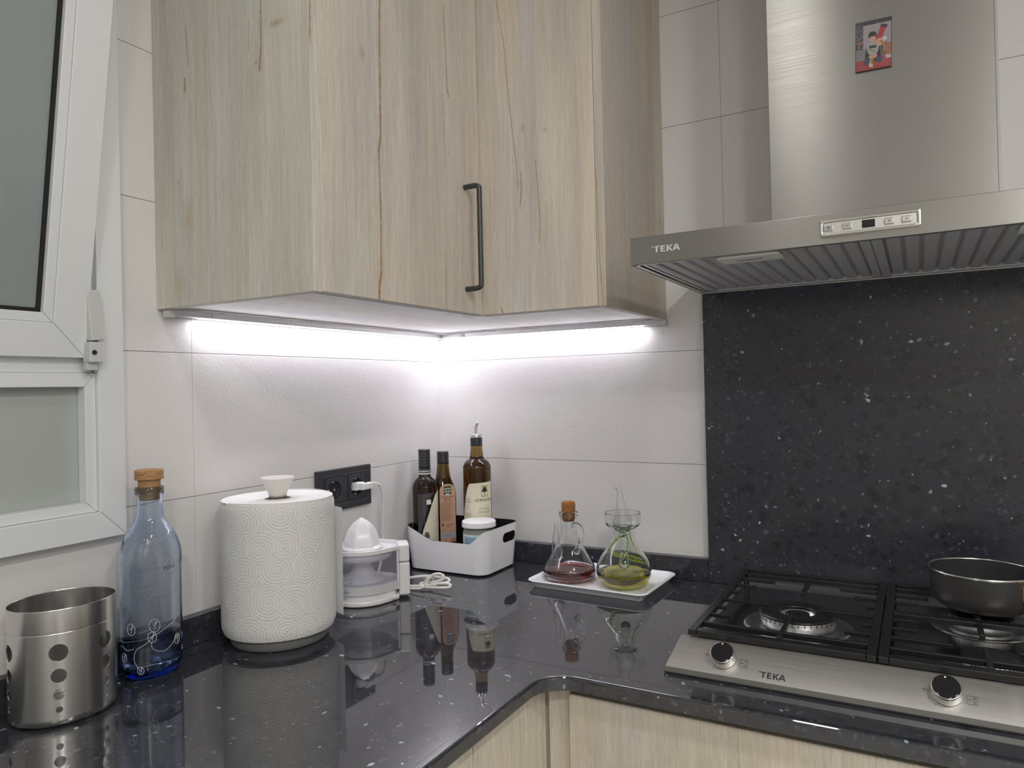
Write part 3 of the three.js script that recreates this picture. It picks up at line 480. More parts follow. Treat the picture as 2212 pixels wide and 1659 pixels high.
{ const P = [], put = (g, x, s) => P.push(onPanel(flat(g), x, s, 0.0001));
  const icon = (x, s, on) => { const f = rrect(-0.0058, 0.0058, -0.0058, 0.0058, 0.001); f.holes.push(rrect(-0.0053, 0.0053, -0.0053, 0.0053, 0.0008)); put(extrude(f, 0.0002, 0), x, s);
    [[-0.0026, 0], [0.0024, 0.0026], [0.0024, -0.0026]].forEach(([a, b], i) => put((i === on ? new THREE.CircleGeometry(0.0014, 14) : new THREE.RingGeometry(0.0010, 0.0015, 16)).translate(a, b, 0.0002), x, s)); };
  icon(0.8875, 0.44, 0); icon(1.1650, 0.44, 1); icon(1.305, 0.44, 2);
  for (const x of [0.8585, 1.1375, 1.2775]) {
    put(new THREE.CircleGeometry(0.0016, 14).translate(0, 0.0205, 0.0002), x, 0.52);
    for (let i = 0; i < 3; i++) put(new THREE.BoxGeometry(0.005, 0.0004, 0.0002).rotateZ(i * PI / 3).translate(-0.0245, 0.001, 0.0001), x, 0.52);
    put(new THREE.BoxGeometry(0.003, 0.0004, 0.0002).translate(-0.0205, 0.0, 0.0001), x, 0.52); put(new THREE.BoxGeometry(0.003, 0.0004, 0.0002).rotateZ(0.5).translate(-0.0195, -0.0095, 0.0001), x, 0.52); put(new THREE.BoxGeometry(0.003, 0.0004, 0.0002).rotateZ(1.0).translate(-0.0125, -0.0175, 0.0001), x, 0.52);
  }
  mesh('panel_marks', P, M.print, hob);
  mesh('logo', onPanel(flat(logo(0.036, 0.0088, 0.0002)), 0.9100, 0.13, 0.0001), M.ink, hob);
}
function burner(x, z, R, crown) {
  const b = part('burner', hob), y = 0.9203;
  mesh('spill_ring', lathe(prof([[R + 0.026, 0], [R + 0.022, 0.0025], [R + 0.012, 0.003], [R + 0.004, 0.0012], [R - 0.004, 0.0008]], 24), 56).translate(x, y, z), M.steelMirror, b);
  const hole = crown ? R * 0.47 : 0;
  mesh('burner_ring', lathe([[hole, 0.006], [hole, 0.001], [R * 0.93, 0.001], [R * 0.97, 0.008], [R, 0.0175], [R - 0.001, 0.0195], [Math.max(hole, R * 0.2), 0.0195], [hole, 0.006]], 56).translate(x, y, z), std({ color: rgb(0.66, 0.66, 0.66), metalness: 0.9, roughness: 0.35 }), b);
  const slots = []; for (let i = 0; i < 40; i++) slots.push(new THREE.BoxGeometry(0.0012, 0.0042, 0.0016).translate(0, 0.0165, R - 0.0003).rotateY(i / 40 * 2 * PI).translate(x, y, z));
  mesh('flame_slots', slots, M.ink, b);
  const cap = prof([[R - 0.001, 0.0200], [R + 0.0005, 0.0212], [R, 0.0228], [R - 0.004, 0.0245], [R * 0.75, 0.0255]], 14);
  mesh('burner_cap', lathe(crown ? [...cap, [hole + 0.003, 0.0250], [hole, 0.0235], [hole, 0.0200], [R - 0.001, 0.0200]] : [...cap, [0, 0.0257]], 56).translate(x, y, z), M.blackIron, b);
  if (crown) { mesh('inner_ring', lathe([[0, 0.003], [hole * 0.62, 0.003], [hole * 0.66, 0.0165], [0, 0.0165]], 40).translate(x, y, z), M.chrome, b); mesh('inner_cap', lathe([[hole * 0.68, 0.0168], [hole * 0.68, 0.0198], [hole * 0.6, 0.0214], [0, 0.0218]], 40).translate(x, y, z), M.blackIron, b); }
}
burner(0.930, 0.300, 0.0605, true); burner(1.196, 0.395, 0.037, false); burner(1.196, 0.185, 0.046, false);

// pan supports: lift-off cast frames
function support(label, x0, x1, ring2) {
  const t = thing('pan_support', label, 'pan support', [0, 0, 0], 0, 'black cast iron pan supports on the hob'), yt = 0.957, z0 = 0.112, z1 = 0.519, h = 0.0085, cx = (x0 + x1) / 2;
  const bar = (name, a, b, c, d, hh = h, r = 0.0015) => mesh(name, rbox(Math.min(a, b), Math.max(a, b), yt - hh, yt, Math.min(c, d), Math.max(c, d), r, 2), M.blackIron, t);
  bar('side_rail', x0, x0 + 0.0125, z0, z1, 0.009); bar('side_rail', x1 - 0.0125, x1, z0, z1, 0.009);
  bar('end_rail', x0 + 0.013, x1 - 0.013, z1 - 0.017, z1, 0.009); bar('end_rail', x0 + 0.013, x1 - 0.013, z0, z0 + 0.007, 0.009);
  bar('cross_bar', x0 + 0.013, x1 - 0.013, 0.142, 0.1485); bar('cross_bar', x0 + 0.013, x1 - 0.013, 0.468, 0.475);
  if (ring2) bar('cross_bar', x0 + 0.013, x1 - 0.013, 0.285, 0.305);
  const fz = ring2 ? [[0.424, 0.078, 1], [0.378, 0.035], [0.333, 0.03], [0.231, 0.035], [0.19, 0.05]] : [[0.425, 0.034], [0.379, 0.013], [0.333, 0.075], [0.281, 0.013], [0.231, 0.034], [0.186, 0.06]];
  for (const [z, l] of fz) for (const s of [0, 1]) { const a = s ? x1 - 0.013 - l : x0 + 0.013; mesh('finger', rbox(a, a + l, yt - 0.0062, yt - 0.0002, z - 0.0026, z + 0.0026, 0.001, 2), M.blackIron, t); }
  const mid = (a, b) => mesh('finger', rbox(cx - 0.0038, cx + 0.0038, yt - 0.0085, yt + 0.0004, a, b, 0.0018, 2), M.blackIron, t);
  if (ring2) { mid(0.3055, 0.365); mid(0.425, 0.4985); mid(0.2, 0.2845); mid(0.1195, 0.17); } else { mid(0.378, 0.4985); mid(0.1195, 0.243); }
  t.position.set(-0.003, 0, -0.017);   // bars were laid out from a line further forward
  for (const [x, z] of [[x0 + 0.007, z0 + 0.01], [x1 - 0.007, z0 + 0.01], [x0 + 0.007, z1 - 0.05], [x1 - 0.007, z1 - 0.05]]) mesh('foot', cyl(0.005, 0.006, yt - 0.0115 - 0.9203, 16).translate(x, (yt - 0.0115 + 0.9203) / 2, z), M.blackIron, t);
  return t;
}
support('left black cast pan support over the large open-ring burner', 0.8035, 1.0605, false);
support('right black cast pan support carrying the dark saucepan', 1.0625, 1.3195, true);

// ---------- saucepan
{ const t = thing('saucepan', 'small dark saucepan with a steel rim on the rear burner', 'saucepan', [1.2, 0.9576, 0.1915]);
  const o = prof([[0.052, 0], [0.060, 0.0015], [0.068, 0.008], [0.0735, 0.020], [0.0757, 0.038], [0.0764, 0.0585]], 30), i = prof([[0.0742, 0.0585], [0.0735, 0.036], [0.0712, 0.02], [0.065, 0.009], [0.056, 0.004]], 30);
  mesh('body', lathe([[0, 0], ...o, [0.0742, 0.0586]], 72), M.pan, t);
  mesh('lining', lathe([...i, [0, 0.0035]], 72), M.panInside, t);
  mesh('rim', new THREE.TorusGeometry(0.0762, 0.0019, 12, 80).rotateX(PI / 2).scale(1, 1.15, 1).translate(0, 0.0598, 0), M.chrome, t);
  const a = 0.72, dx = Math.cos(a), dz = Math.sin(a), at = (r, y) => [dx * r, y, dz * r];
  mesh('handle_bracket', extrude(rrect(-0.014, 0.014, 0.026, 0.052, 0.004), 0.012, 0.002).translate(0, 0, 0.0735).rotateY(PI / 2 - a), M.copper, t);
  mesh('handle', tube([at(0.084, 0.04), at(0.12, 0.046), at(0.18, 0.053), at(0.235, 0.054)], (u) => 0.0085 + 0.003 * Math.sin(u * PI), { n: 30, m: 18 }), M.blackMatt, t);
}

// ======================================================================= THINGS ON THE WORKTOP
// ---------- steel utensil holder with punched holes
{ const t = thing('utensil_holder', 'oval brushed steel utensil holder punched with rows of round holes', 'holder', [0.0795, Y, 1.0272], 0.0);
  const a = 0.0580, b = 0.0655, H = 0.1540, n = 96, ev = new Evaluator(); ev.attributes = ['position', 'normal', 'uv'];
  const shell = lathe([[0, 0.001], [0.93, 0.001], [0.985, 0.005], [1, 0.012], [1, H - 0.032], [0.985, H - 0.0315], [0.985, H - 0.0305], [1.003, H - 0.030], [1.003, H - 0.001], [0.998, H], [0.990, H], [0.985, H - 0.001], [0.980, 0.012], [0.96, 0.006], [0, 0.006], [0, 0.001]], n);
  const sc = (g) => g.scale(a, 1, b);
  const cut = [];
  const cols = [-1.06, 0.07, 1.12, 2.0, 3.0, 4.05], spec = [[0.098, 0.0112], [0.068, 0.0092], [0.0435, 0.0068], [0.024, 0.0042]];
  let br = new Brush(sc(shell)); br.updateMatrixWorld();
  const ang0 = Math.atan2(1.1145 - 0.0795, 1.5885 - 1.0272);   // towards the room's middle
  const all = []; for (const c of cols) for (const [y, r] of spec) all.push(cyl(r, r, 0.06, 20).rotateX(PI / 2).translate(0, 0, 0.065).rotateY(ang0 + c).translate(0, y, 0));
  const cutter = new Brush(merge(all)); cutter.updateMatrixWorld();
  const body = ev.evaluate(br, cutter, SUBTRACTION).geometry; body.clearGroups();
  // uv: around and up
  const p = body.attributes.position, uv = body.attributes.uv; for (let i = 0; i < p.count; i++) { uv.setXY(i, Math.atan2(p.getX(i), p.getZ(i)) * 0.06, p.getY(i)); }
  mesh('body', body, std({ color: rgb(0.68, 0.67, 0.655), metalness: 1, roughness: 0.24, anisotropy: 0.65, anisotropyRotation: PI / 2, bumpMap: brushFine, bumpScale: 0.000009 }), t);
  t.rotation.y = -0.17;
}

// ---------- blue glass bottle, oval, a third full of water
{ const t = thing('water_bottle', 'blue glass water bottle with a wooden stopper and etched vines', 'bottle', [0.066, Y + 0.0004, 0.8865]);
  const S = 0.79, o = prof([[0.030, 0.000], [0.0375, 0.0015], [0.0432, 0.008], [0.0458, 0.02], [0.0463, 0.04], [0.0463, 0.153], [0.0470, 0.172], [0.0458, 0.192], [0.0392, 0.2115], [0.0300, 0.226], [0.0212, 0.2405], [0.0191, 0.254], [0.0187, 0.276]], 90);
  const lip = [[0.0187, 0.2775], [0.0208, 0.2785], [0.0210, 0.2800], [0.0198, 0.2815], [0.0210, 0.2830], [0.0208, 0.2895], [0.0175, 0.2900]];
  const inn = prof([[0.0158, 0.2895], [0.0158, 0.255], [0.0180, 0.2395], [0.0268, 0.2245], [0.0362, 0.21], [0.0428, 0.191], [0.0440, 0.172], [0.0433, 0.153], [0.0433, 0.04], [0.0425, 0.02], [0.038, 0.0125], [0.028, 0.0105], [0.0, 0.0115]], 90);
  const squash = (g) => { const p = g.attributes.position; for (let i = 0; i < p.count; i++) { const y = p.getY(i), k = y > 0.245 ? 1 : y > 0.2 ? S + (1 - S) * (y - 0.2) / 0.045 : S; p.setX(i, p.getX(i) * k); } g.computeVertexNormals(); return g; };
  mesh('glass', squash(lathe([[0, 0.003], [0.026, 0.0025], ...o, ...lip, ...inn], 96)), M.glassBlue, t);
  mesh('water', squash(lathe([[0, 0.0112], [0.028, 0.0102], [0.0384, 0.0122], [0.0429, 0.02], [0.0437, 0.04], [0.0437, 0.0655], [0, 0.0655]], 96)), M.water, t);
  const st = mesh('stopper', [uvBox(lathe([[0, 0.2695], [0.0145, 0.2695], [0.0155, 0.2715], [0.0163, 0.3005], [0.0203, 0.3010], [0.0207, 0.3025], [0.0207, 0.3145], [0.0195, 0.3162], [0, 0.3166]], 48)).scale(1, 1, 1)], M.corkWood, t);
  { const uv = st.geometry.attributes.uv; for (let i = 0; i < uv.count; i++) uv.setXY(i, uv.getX(i) * 14, uv.getY(i) * 18); }
  // etched vines: thin raised threads that follow the glass
  const th = [], dk = [], R = 0.0465, view = Math.atan2(1.05, 0.70), on = (a, y) => [Math.sin(view + a) * R * S, y, Math.cos(view + a) * R];
  const thread = (pts, r = 0.00028) => (pts[0][1] > 0.094 ? dk : th).push(tube(pts.map(([a, y]) => on(a, y)), r, { n: pts.length * 7, m: 5 }));
  const leaf = (a, y, s = 1, rot = 0) => { const q = []; for (let i = 0; i <= 10; i++) { const k = i / 10 * 2 * PI, u = 0.17 * s * Math.cos(k), v = 0.010 * s * Math.sin(k); q.push([a + u * Math.cos(rot) - v * 20 * Math.sin(rot), y + v * Math.cos(rot) + u * 0.05 * Math.sin(rot)]); } thread(q); thread([[a, y - 0.007 * s], [a + 0.02, y], [a + 0.05 * s, y + 0.007 * s]]); thread([[a - 0.07 * s, y + 0.001], [a + 0.02, y + 0.001], [a + 0.08 * s, y + 0.005]]); };
  thread([[-0.35, 0.022], [-0.5, 0.035], [-0.42, 0.05], [-0.1, 0.058], [0.1, 0.066]]); leaf(0.1, 0.066, 0.8, 0.3); leaf(-0.28, 0.019, 0.6, 0.5); thread([[0.05, 0.06], [0.15, 0.047], [0.5, 0.041], [0.85, 0.05], [1.0, 0.058]]); leaf(1.02, 0.052, 0.8);
  leaf(-0.95, 0.038, 0.75, 0.2); thread([[-1.35, 0.052], [-1.1, 0.055], [-0.8, 0.05], [-0.5, 0.052]]); thread([[-1.3, 0.064], [-0.9, 0.062], [0, 0.066], [0.7, 0.078], [1.2, 0.09]]);
  thread([[-0.8, 0.098], [-0.4, 0.108], [0.1, 0.13], [0.45, 0.15], [0.6, 0.165], [0.72, 0.176]]); leaf(-0.85, 0.1, 0.7); leaf(0.22, 0.118, 1.25, 0.1); thread([[-0.8, 0.132], [-0.3, 0.137], [0.2, 0.14], [0.6, 0.132]]); leaf(-0.75, 0.14, 0.65); leaf(0.55, 0.133, 0.6); leaf(-0.65, 0.127, 0.8);
  thread([[-1.3, 0.118], [-0.9, 0.114], [-0.6, 0.118]]); thread([[-0.1, 0.17], [0.2, 0.178], [0.5, 0.176]]); thread([[0.2, 0.148], [0.6, 0.152], [1.1, 0.158]]); thread([[0.4, 0.121], [0.9, 0.126], [1.3, 0.134]]);
  leaf(0.15, 0.202, 0.6, 0.2); thread([[-0.1, 0.186], [0.15, 0.194], [0.35, 0.19], [0.7, 0.198], [0.9, 0.212]]); leaf(0.86, 0.217, 0.75); thread([[0.3, 0.207], [0.55, 0.21], [0.8, 0.2]]); thread([[-0.1, 0.222], [0.2, 0.226], [0.45, 0.219], [0.6, 0.221]]); leaf(0.72, 0.168, 1.35, 0.05); thread([[-1.2, 0.21], [-0.95, 0.206], [-0.85, 0.195], [-1.0, 0.18], [-1.25, 0.176]]); leaf(-0.95, 0.2, 0.6); leaf(0.18, 0.083, 1, 0.3); leaf(-0.6, 0.081, 0.9, 0.4);
  const word = new TextGeometry('agua', { font: bold, size: 0.006, depth: 0.0003, curveSegments: 3, bevelEnabled: false }); const wp = word.attributes.position; for (let i = 0; i < wp.count; i++) { const q = on(0.50 + wp.getX(i) / 0.042, 0.1645 + wp.getY(i)); wp.setXYZ(i, q[0], q[1], q[2]); } word.computeVertexNormals(); dk.push(word);
  mesh('etching', th, M.etch, t); mesh('etching', dk, M.etchGrey, t);
}

// ---------- paper towel: holder and roll
const RX = 0.1205, RZ = 0.6785, RR = 0.0975, RY = Y + 0.021, RH = 0.2275;
{ const t = thing('paper_towel_holder', 'upright paper towel holder with a flared white knob and grey foot', 'holder', [RX, Y, RZ]);
  mesh('foot', lathe(prof([[0, 0.0004], [0.074, 0.0004], [0.081, 0.0012], [0.0838, 0.008], [0.0828, 0.016], [0.076, 0.0195], [0, 0.0198]].slice(1), 30).concat([[0, 0.0198]]), 72), M.greyBase, t);
  mesh('pole', cyl(0.011, 0.011, RH + 0.012, 24).translate(0, 0.0199 + (RH + 0.012) / 2, 0), M.creamCeramic, t);
  mesh('knob', lathe([[0, 0.2465], [0.0150, 0.2465], [0.0156, 0.252], [0.0185, 0.262], [0.0265, 0.2765], [0.0288, 0.2800], [0.0290, 0.2815], [0.0280, 0.2826], [0, 0.2818]], 48), M.creamCeramic, t);
}
{ const t = thing('paper_towel_roll', 'fat white paper towel roll embossed with dotted spirals', 'paper roll', [RX, RY, RZ]);
  const W = 2048, Hh = 768, r = rng(91), cs = []; for (let i = 0; i < 12; i++) for (let j = 0; j < 5; j++) cs.push([(i + 0.5 + 0.5 * (j % 2) + 0.5 * (r() - 0.5)) / 12, (j + 0.5 + 0.5 * (r() - 0.5)) / 5]);
  const ph = cs.map(() => r() * 6.28), AX = 0.6126, AY = 0.2275, fine = noiseGrid(300, 120, 92);
  const bump = dataTex(W, Hh, (u, v) => { let best = 9, k = 0; for (let i = 0; i < cs.length; i++) { let dx = Math.abs(u - cs[i][0]); if (dx > 0.5) dx = 1 - dx; const dy = v - cs[i][1], d = Math.hypot(dx * AX, dy * AY); if (d < best) { best = d; k = i; } }
    let dx = u - cs[k][0]; if (dx > 0.5) dx -= 1; if (dx < -0.5) dx += 1; const ang = Math.atan2((v - cs[k][1]) * AY, dx * AX), pitch = 0.0052, q = best / pitch + ang / (2 * PI) + ph[k], f = q - Math.floor(q), ringV = Math.exp(-(((f - 0.5) / 0.2) ** 2)), dots = 0.5 + 0.5 * Math.cos(ang * Math.max(6, Math.round(best * 2 * PI / 0.0021)));
    return 0.42 + 0.42 * ringV * dots + 0.16 * (fine(u * 300, v * 120) - 0.5); }, false);
  const paper = std({ color: rgb(0.80, 0.80, 0.78), roughness: 0.95, bumpMap: bump, bumpScale: 0.0019 }), plain = std({ color: rgb(0.84, 0.84, 0.83), roughness: 0.95 });
  // outer face: slightly uneven cylinder with softened edges
  const side = []; for (let j = 0; j <= 24; j++) { const v = j / 24, e = Math.min(v, 1 - v) * RH; side.push([RR - 0.004 * Math.exp(-e / 0.004), v * RH]); }
  const g = lathe(side, 120); { const p = g.attributes.position; for (let i = 0; i < p.count; i++) { const a = Math.atan2(p.getX(i), p.getZ(i)), y = p.getY(i), k = 1 + 0.004 * Math.sin(2 * a + 1) + 0.002 * Math.sin(5 * a + y * 30) - (y < 0.03 ? 0.004 * (0.03 - y) / 0.03 * (1 + Math.sin(3 * a)) : 0); p.setX(i, p.getX(i) * k); p.setZ(i, p.getZ(i) * k); if (y > RH - 0.012) p.setY(i, y + 0.0012 * Math.sin(2 * a + 0.6) - 0.003 * Math.exp(-(((a + 0.35) / 0.12) ** 2))); } g.computeVertexNormals(); }
  mesh('outer_sheet', g, paper, t);
  mesh('wound_edge', [lathe([[RR - 0.003, RH - 0.0012], [0.06, RH - 0.0022], [0.024, RH - 0.0026], [0.0225, RH - 0.006], [0.0225, 0.0]], 96), lathe([[0.0225, 0.0002], [RR - 0.0045, 0.0002]], 96)], plain, t);
  mesh('core_tube', lathe([[0.0224, RH - 0.0035], [0.0208, RH - 0.0035], [0.0208, 0.0005], [0.0224, 0.0005]], 40), std({ color: rgb(0.32, 0.24, 0.18), roughness: 0.9 }), t);
  // the loose end of the sheet: it leaves the back of the roll and stands out straight past its right side
  const P = [], U = [], I = [], nu = 20, nv = 24, a0 = 2.75; for (let i = 0; i <= nu; i++) for (let j = 0; j <= nv; j++) {
    const u = i / nu, v = j / nv, l = Math.max(0, u * 0.115 - 0.07), a = a0 + Math.max(0, 0.07 - u * 0.115) / RR, rr = RR + 0.0008, torn = u === 1 ? 0.0008 * Math.sin(v * 120) + 0.001 * Math.sin(v * 31) : 0, q = l + torn + 0.003 * (v - 0.5) * u, bow = 0.9 * l * l;
    P.push(Math.sin(a) * (rr + bow) - Math.cos(a) * q, 0.006 + v * (RH - 0.030 - 0.003 * u), Math.cos(a) * (rr + bow) + Math.sin(a) * q); U.push(u, v); if (i < nu && j < nv) { const k = i * (nv + 1) + j; I.push(k, k + nv + 1, k + 1, k + 1, k + nv + 1, k + nv + 2); } }
  const lg = new THREE.BufferGeometry(); lg.setAttribute('position', new THREE.Float32BufferAttribute(P, 3)); lg.setAttribute('uv', new THREE.Float32BufferAttribute(U, 2)); lg.setIndex(I); lg.computeVertexNormals();
  mesh('loose_sheet', lg, std({ color: rgb(0.84, 0.84, 0.83), roughness: 0.95, side: THREE.DoubleSide, transmission: 0.3, thickness: 0 }), t);
}

// ---------- double socket
{ const t = thing('wall_socket', 'black double wall socket with one white plug in it', 'socket', [0, 0, 0]);
  const zc = 0.3835, yc = 1.1186, plate = rrect(-0.0855, 0.0855, -0.0455, 0.0455, 0.002); for (const s of [-1, 1]) plate.holes.push(rrect(s * 0.0355 - 0.0275, s * 0.0355 + 0.0275, -0.0275, 0.0275, 0.001));
  const at = (g) => uvBox(g.rotateY(PI / 2).translate(0.0004, yc, zc));
  mesh('frame', at(extrude(plate, 0.009, 0.0015)), M.socket, t);
  mesh('frame_line', at(merge([new THREE.BoxGeometry(0.148, 0.0007, 0.0006).translate(0, 0.0325, 0.0091), new THREE.BoxGeometry(0.148, 0.0007, 0.0006).translate(0, -0.0325, 0.0091)])), std({ color: rgb(0.12, 0.12, 0.13), roughness: 0.3 }), t);
  for (const s of [-1, 1]) {
    const q = part('outlet', t), ins = rrect(s * 0.0355 - 0.0272, s * 0.0355 + 0.0272, -0.0272, 0.0272, 0.001); const hole = new THREE.Path(); hole.absarc(s * 0.0355, 0, 0.0195, 0, 2 * PI, true); ins.holes.push(hole);
    mesh('outlet_cover', at(extrude(ins, 0.0105, 0.0008, { curveSegments: 40 })), M.socket, q);
    mesh('well', at(lathe([[0, 0.0004], [0.0192, 0.0004], [0.0194, 0.0095]].reverse(), 40).rotateX(PI / 2).translate(s * 0.0355, 0, 0)), std({ color: rgb(0.018, 0.018, 0.022), roughness: 0.5, side: THREE.DoubleSide }), q);
    mesh('earth_clip', at(merge([1, -1].map((k) => new THREE.BoxGeometry(0.004, 0.0025, 0.005).translate(s * 0.0355, k * 0.0172, 0.0035)))), M.chrome, q);
    mesh('pin_hole', at(merge([1, -1].map((k) => cyl(0.0025, 0.0025, 0.0006, 14).rotateX(PI / 2).translate(s * 0.0355 + k * 0.0095, 0, 0.0010)))), M.chrome, q);
  }
}

// ---------- citrus juicer. Local +x is the side of the handle.
{ const t = thing('citrus_juicer', 'white electric citrus juicer with a clear jug and coiled cord', 'juicer', [0.0985, Y, 0.4355], 0.736);
  // outline of jug and dish: round, drawn out to the handle
  const outline = (r, x1, w) => { const s = new THREE.Shape(), a = Math.acos(Math.min(1, 0.2)); s.moveTo(x1, -w + 0.006); s.lineTo(x1, w - 0.006); s.quadraticCurveTo(x1, w, x1 - 0.005, w + 0.003); s.lineTo(r * Math.cos(0.95), r * Math.sin(0.95)); s.absarc(0, 0, r, 0.95, 2 * PI - 0.95); s.lineTo(x1 - 0.005, -w - 0.003); s.quadraticCurveTo(x1, -w, x1, -w + 0.006); return s; };
  const up = (g, y) => g.rotateX(-PI / 2).translate(0, y, 0), shell = (r, x1, w, th) => { const s = outline(r, x1, w); s.holes.push(outline(r - th, x1 - th, w - th)); return s; };
  mesh('base_plate', up(extrude(outline(0.069, 0.074, 0.03), 0.0105, 0.003), 0.0012), M.whitePlastic, t);
  mesh('base', [up(extrude(outline(0.060, 0.066, 0.03), 0.012, 0.001), 0.0115), rbox(0.052, 0.066, 0.006, 0.0145, 0.03, 0.044, 0.002)], M.whiteSatin, t);
  mesh('jug_bottom', up(extrude(shell(0.0655, 0.0725, 0.03, 0.003), 0.017, 0.001), 0.0225), M.frosted, t);
  mesh('jug', [up(extrude(shell(0.0655, 0.0725, 0.03, 0.0015), 0.064, 0.0004), 0.0395)], M.clear, t);
  mesh('jug_floor', up(extrude(outline(0.0638, 0.0708, 0.028), 0.0016, 0.0004), 0.0395), M.frosted, t);
  mesh('motor_column', lathe(prof([[0.050, 0.0415], [0.046, 0.0445], [0.030, 0.053], [0.0235, 0.060], [0.0200, 0.069], [0.0200, 0.082], [0.022, 0.085]], 40), 56), std({ color: rgb(0.72, 0.72, 0.76), roughness: 0.45 }), t);
  mesh('strainer_bowl', lathe(prof([[0.0215, 0.0815], [0.045, 0.083], [0.0585, 0.087], [0.0625, 0.094], [0.0633, 0.103]], 30), 64), M.whiteSatin, t);
  mesh('strainer_dish', [up(extrude(shell(0.0685, 0.0745, 0.031, 0.003), 0.009, 0.0012), 0.1025), up(extrude(outline(0.066, 0.0725, 0.029), 0.002, 0.0005), 0.1020)], M.whitePlastic, t);
  const coneP = prof([[0.0375, 0.1045], [0.0372, 0.112], [0.0345, 0.128], [0.0275, 0.145], [0.0165, 0.1585], [0.0055, 0.1665], [0.0012, 0.1688], [0, 0.1692]], 48), cg = lathe(coneP, 160), cp = cg.attributes.position;
  for (let i = 0; i < cp.count; i++) { const a = Math.atan2(cp.getX(i), cp.getZ(i)), rr = Math.hypot(cp.getX(i), cp.getZ(i)), f = 3 * a / PI + 0.42, d = Math.abs(f - Math.round(f)), hex = 0.90 / Math.cos((0.5 - d) * PI / 3) / 1.03, k = d < 0.035 ? 1 : Math.min(1, hex + 0.10 * Math.exp(-((d - 0.035) / 0.02))); cp.setX(i, cp.getX(i) * k); cp.setZ(i, cp.getZ(i) * k); } cg.computeVertexNormals();
  mesh('reamer', cg, M.whitePlastic, t);
  mesh('reamer_collar', lathe([[0.030, 0.104], [0.041, 0.1045], [0.0425, 0.107], [0.0415, 0.1095], [0.034, 0.1125]], 64), M.whitePlastic, t);
  // handle: an arm out of the dish and a block hanging down
  mesh('handle', [rbox(0.0705, 0.0965, 0.099, 0.112, -0.023, 0.023, 0.005, 4), rbox(0.0733, 0.0965, 0.0745, 0.1095, -0.023, 0.023, 0.005, 4), rbox(0.0735, 0.0965, 0.0062, 0.0735, -0.0228, 0.0228, 0.004, 3)], M.whiteSatin, t);
  mesh('jug_edge', [rbox(0.0690, 0.0735, 0.024, 0.1015, 0.0255, 0.0285, 0.001, 2), rbox(0.0500, 0.0735, 0.0215, 0.0255, 0.0255, 0.029, 0.001, 2)], M.whiteSatin, t);
  const marks = []; for (const [a, y, w] of [[0.62, 0.057, 0.006], [0.62, 0.049, 0.009], [0.63, 0.0515, 0.004]]) marks.push(new THREE.BoxGeometry(w, 0.0006, 0.0002).translate(0, y, 0.0657).rotateY(-a + 0.25)); for (const [b, y, w, h] of [[-0.30, 0.031, 0.012, 0.0007], [-0.22, 0.029, 0.0007, 0.006], [-0.12, 0.031, 0.009, 0.0007], [0.0, 0.031, 0.011, 0.0007], [0.0, 0.0345, 0.0008, 0.004], [0.0, 0.0275, 0.007, 0.0007], [0.11, 0.031, 0.004, 0.0007]]) marks.push(new THREE.BoxGeometry(w, h, 0.0002).translate(0, y, 0.0657).rotateY(b - 0.55));
  mesh('measure_marks', marks, M.print, t);
  // cord: plug in the socket, lead down the wall, and the tied bundle beside the handle
  const inv = (p) => { const c = Math.cos(-0.736), s = Math.sin(-0.736), x = p[0] - 0.0985, z = p[2] - 0.4355; return [x * c + z * s, p[1] - Y, -x * s + z * c]; };
  const pw = (g) => { g.translate(-0.0985, -Y, -0.4355).rotateY(-0.736); return g; };
  const plug = part('plug', t);
  mesh('plug_body', [pw(extrude(poly([[-0.012, -0.0085], [0.012, -0.0085], [0.0125, 0.0085], [-0.0125, 0.0085]]), 0.020, 0.0025).rotateY(PI / 2).translate(0.0025, 1.1192, 0.3475)), pw(extrude(poly([[-0.009, -0.007], [0.0, -0.007], [0.016, -0.0065], [0.016, 0.0065], [-0.009, 0.007]]), 0.016, 0.002).rotateY(PI / 2).translate(0.022, 1.1192, 0.3475)), pw(rbox(0.0235, 0.0365, 1.1118, 1.1266, 0.322, 0.3345, 0.002))], M.whiteSatin, plug);
  { const rib = []; for (let i = 0; i < 5; i++) rib.push(pw(rbox(0.0250, 0.0350, 1.1142, 1.1242, 0.3185 - 0.0034 * i, 0.3205 - 0.0034 * i, 0.0008, 1))); rib.push(pw(rbox(0.0275, 0.0325, 1.1164, 1.122, 0.301, 0.323, 0.001, 1))); mesh('strain_relief', rib, M.cord, plug); }
  mesh('cord', tube([[0.030, 1.1192, 0.318], [0.030, 1.1190, 0.302], [0.0295, 1.112, 0.291], [0.028, 1.090, 0.282], [0.0265, 1.06, 0.279], [0.026, 1.02, 0.279], [0.026, 0.98, 0.282], [0.028, 0.94, 0.292], [0.034, 0.906, 0.315]].map(inv), 0.0032, { n: 70, m: 10 }), M.cord, t);
  const A = (pts, r = 0.003) => tube(pts.map(inv), r, { n: 60, m: 10 });
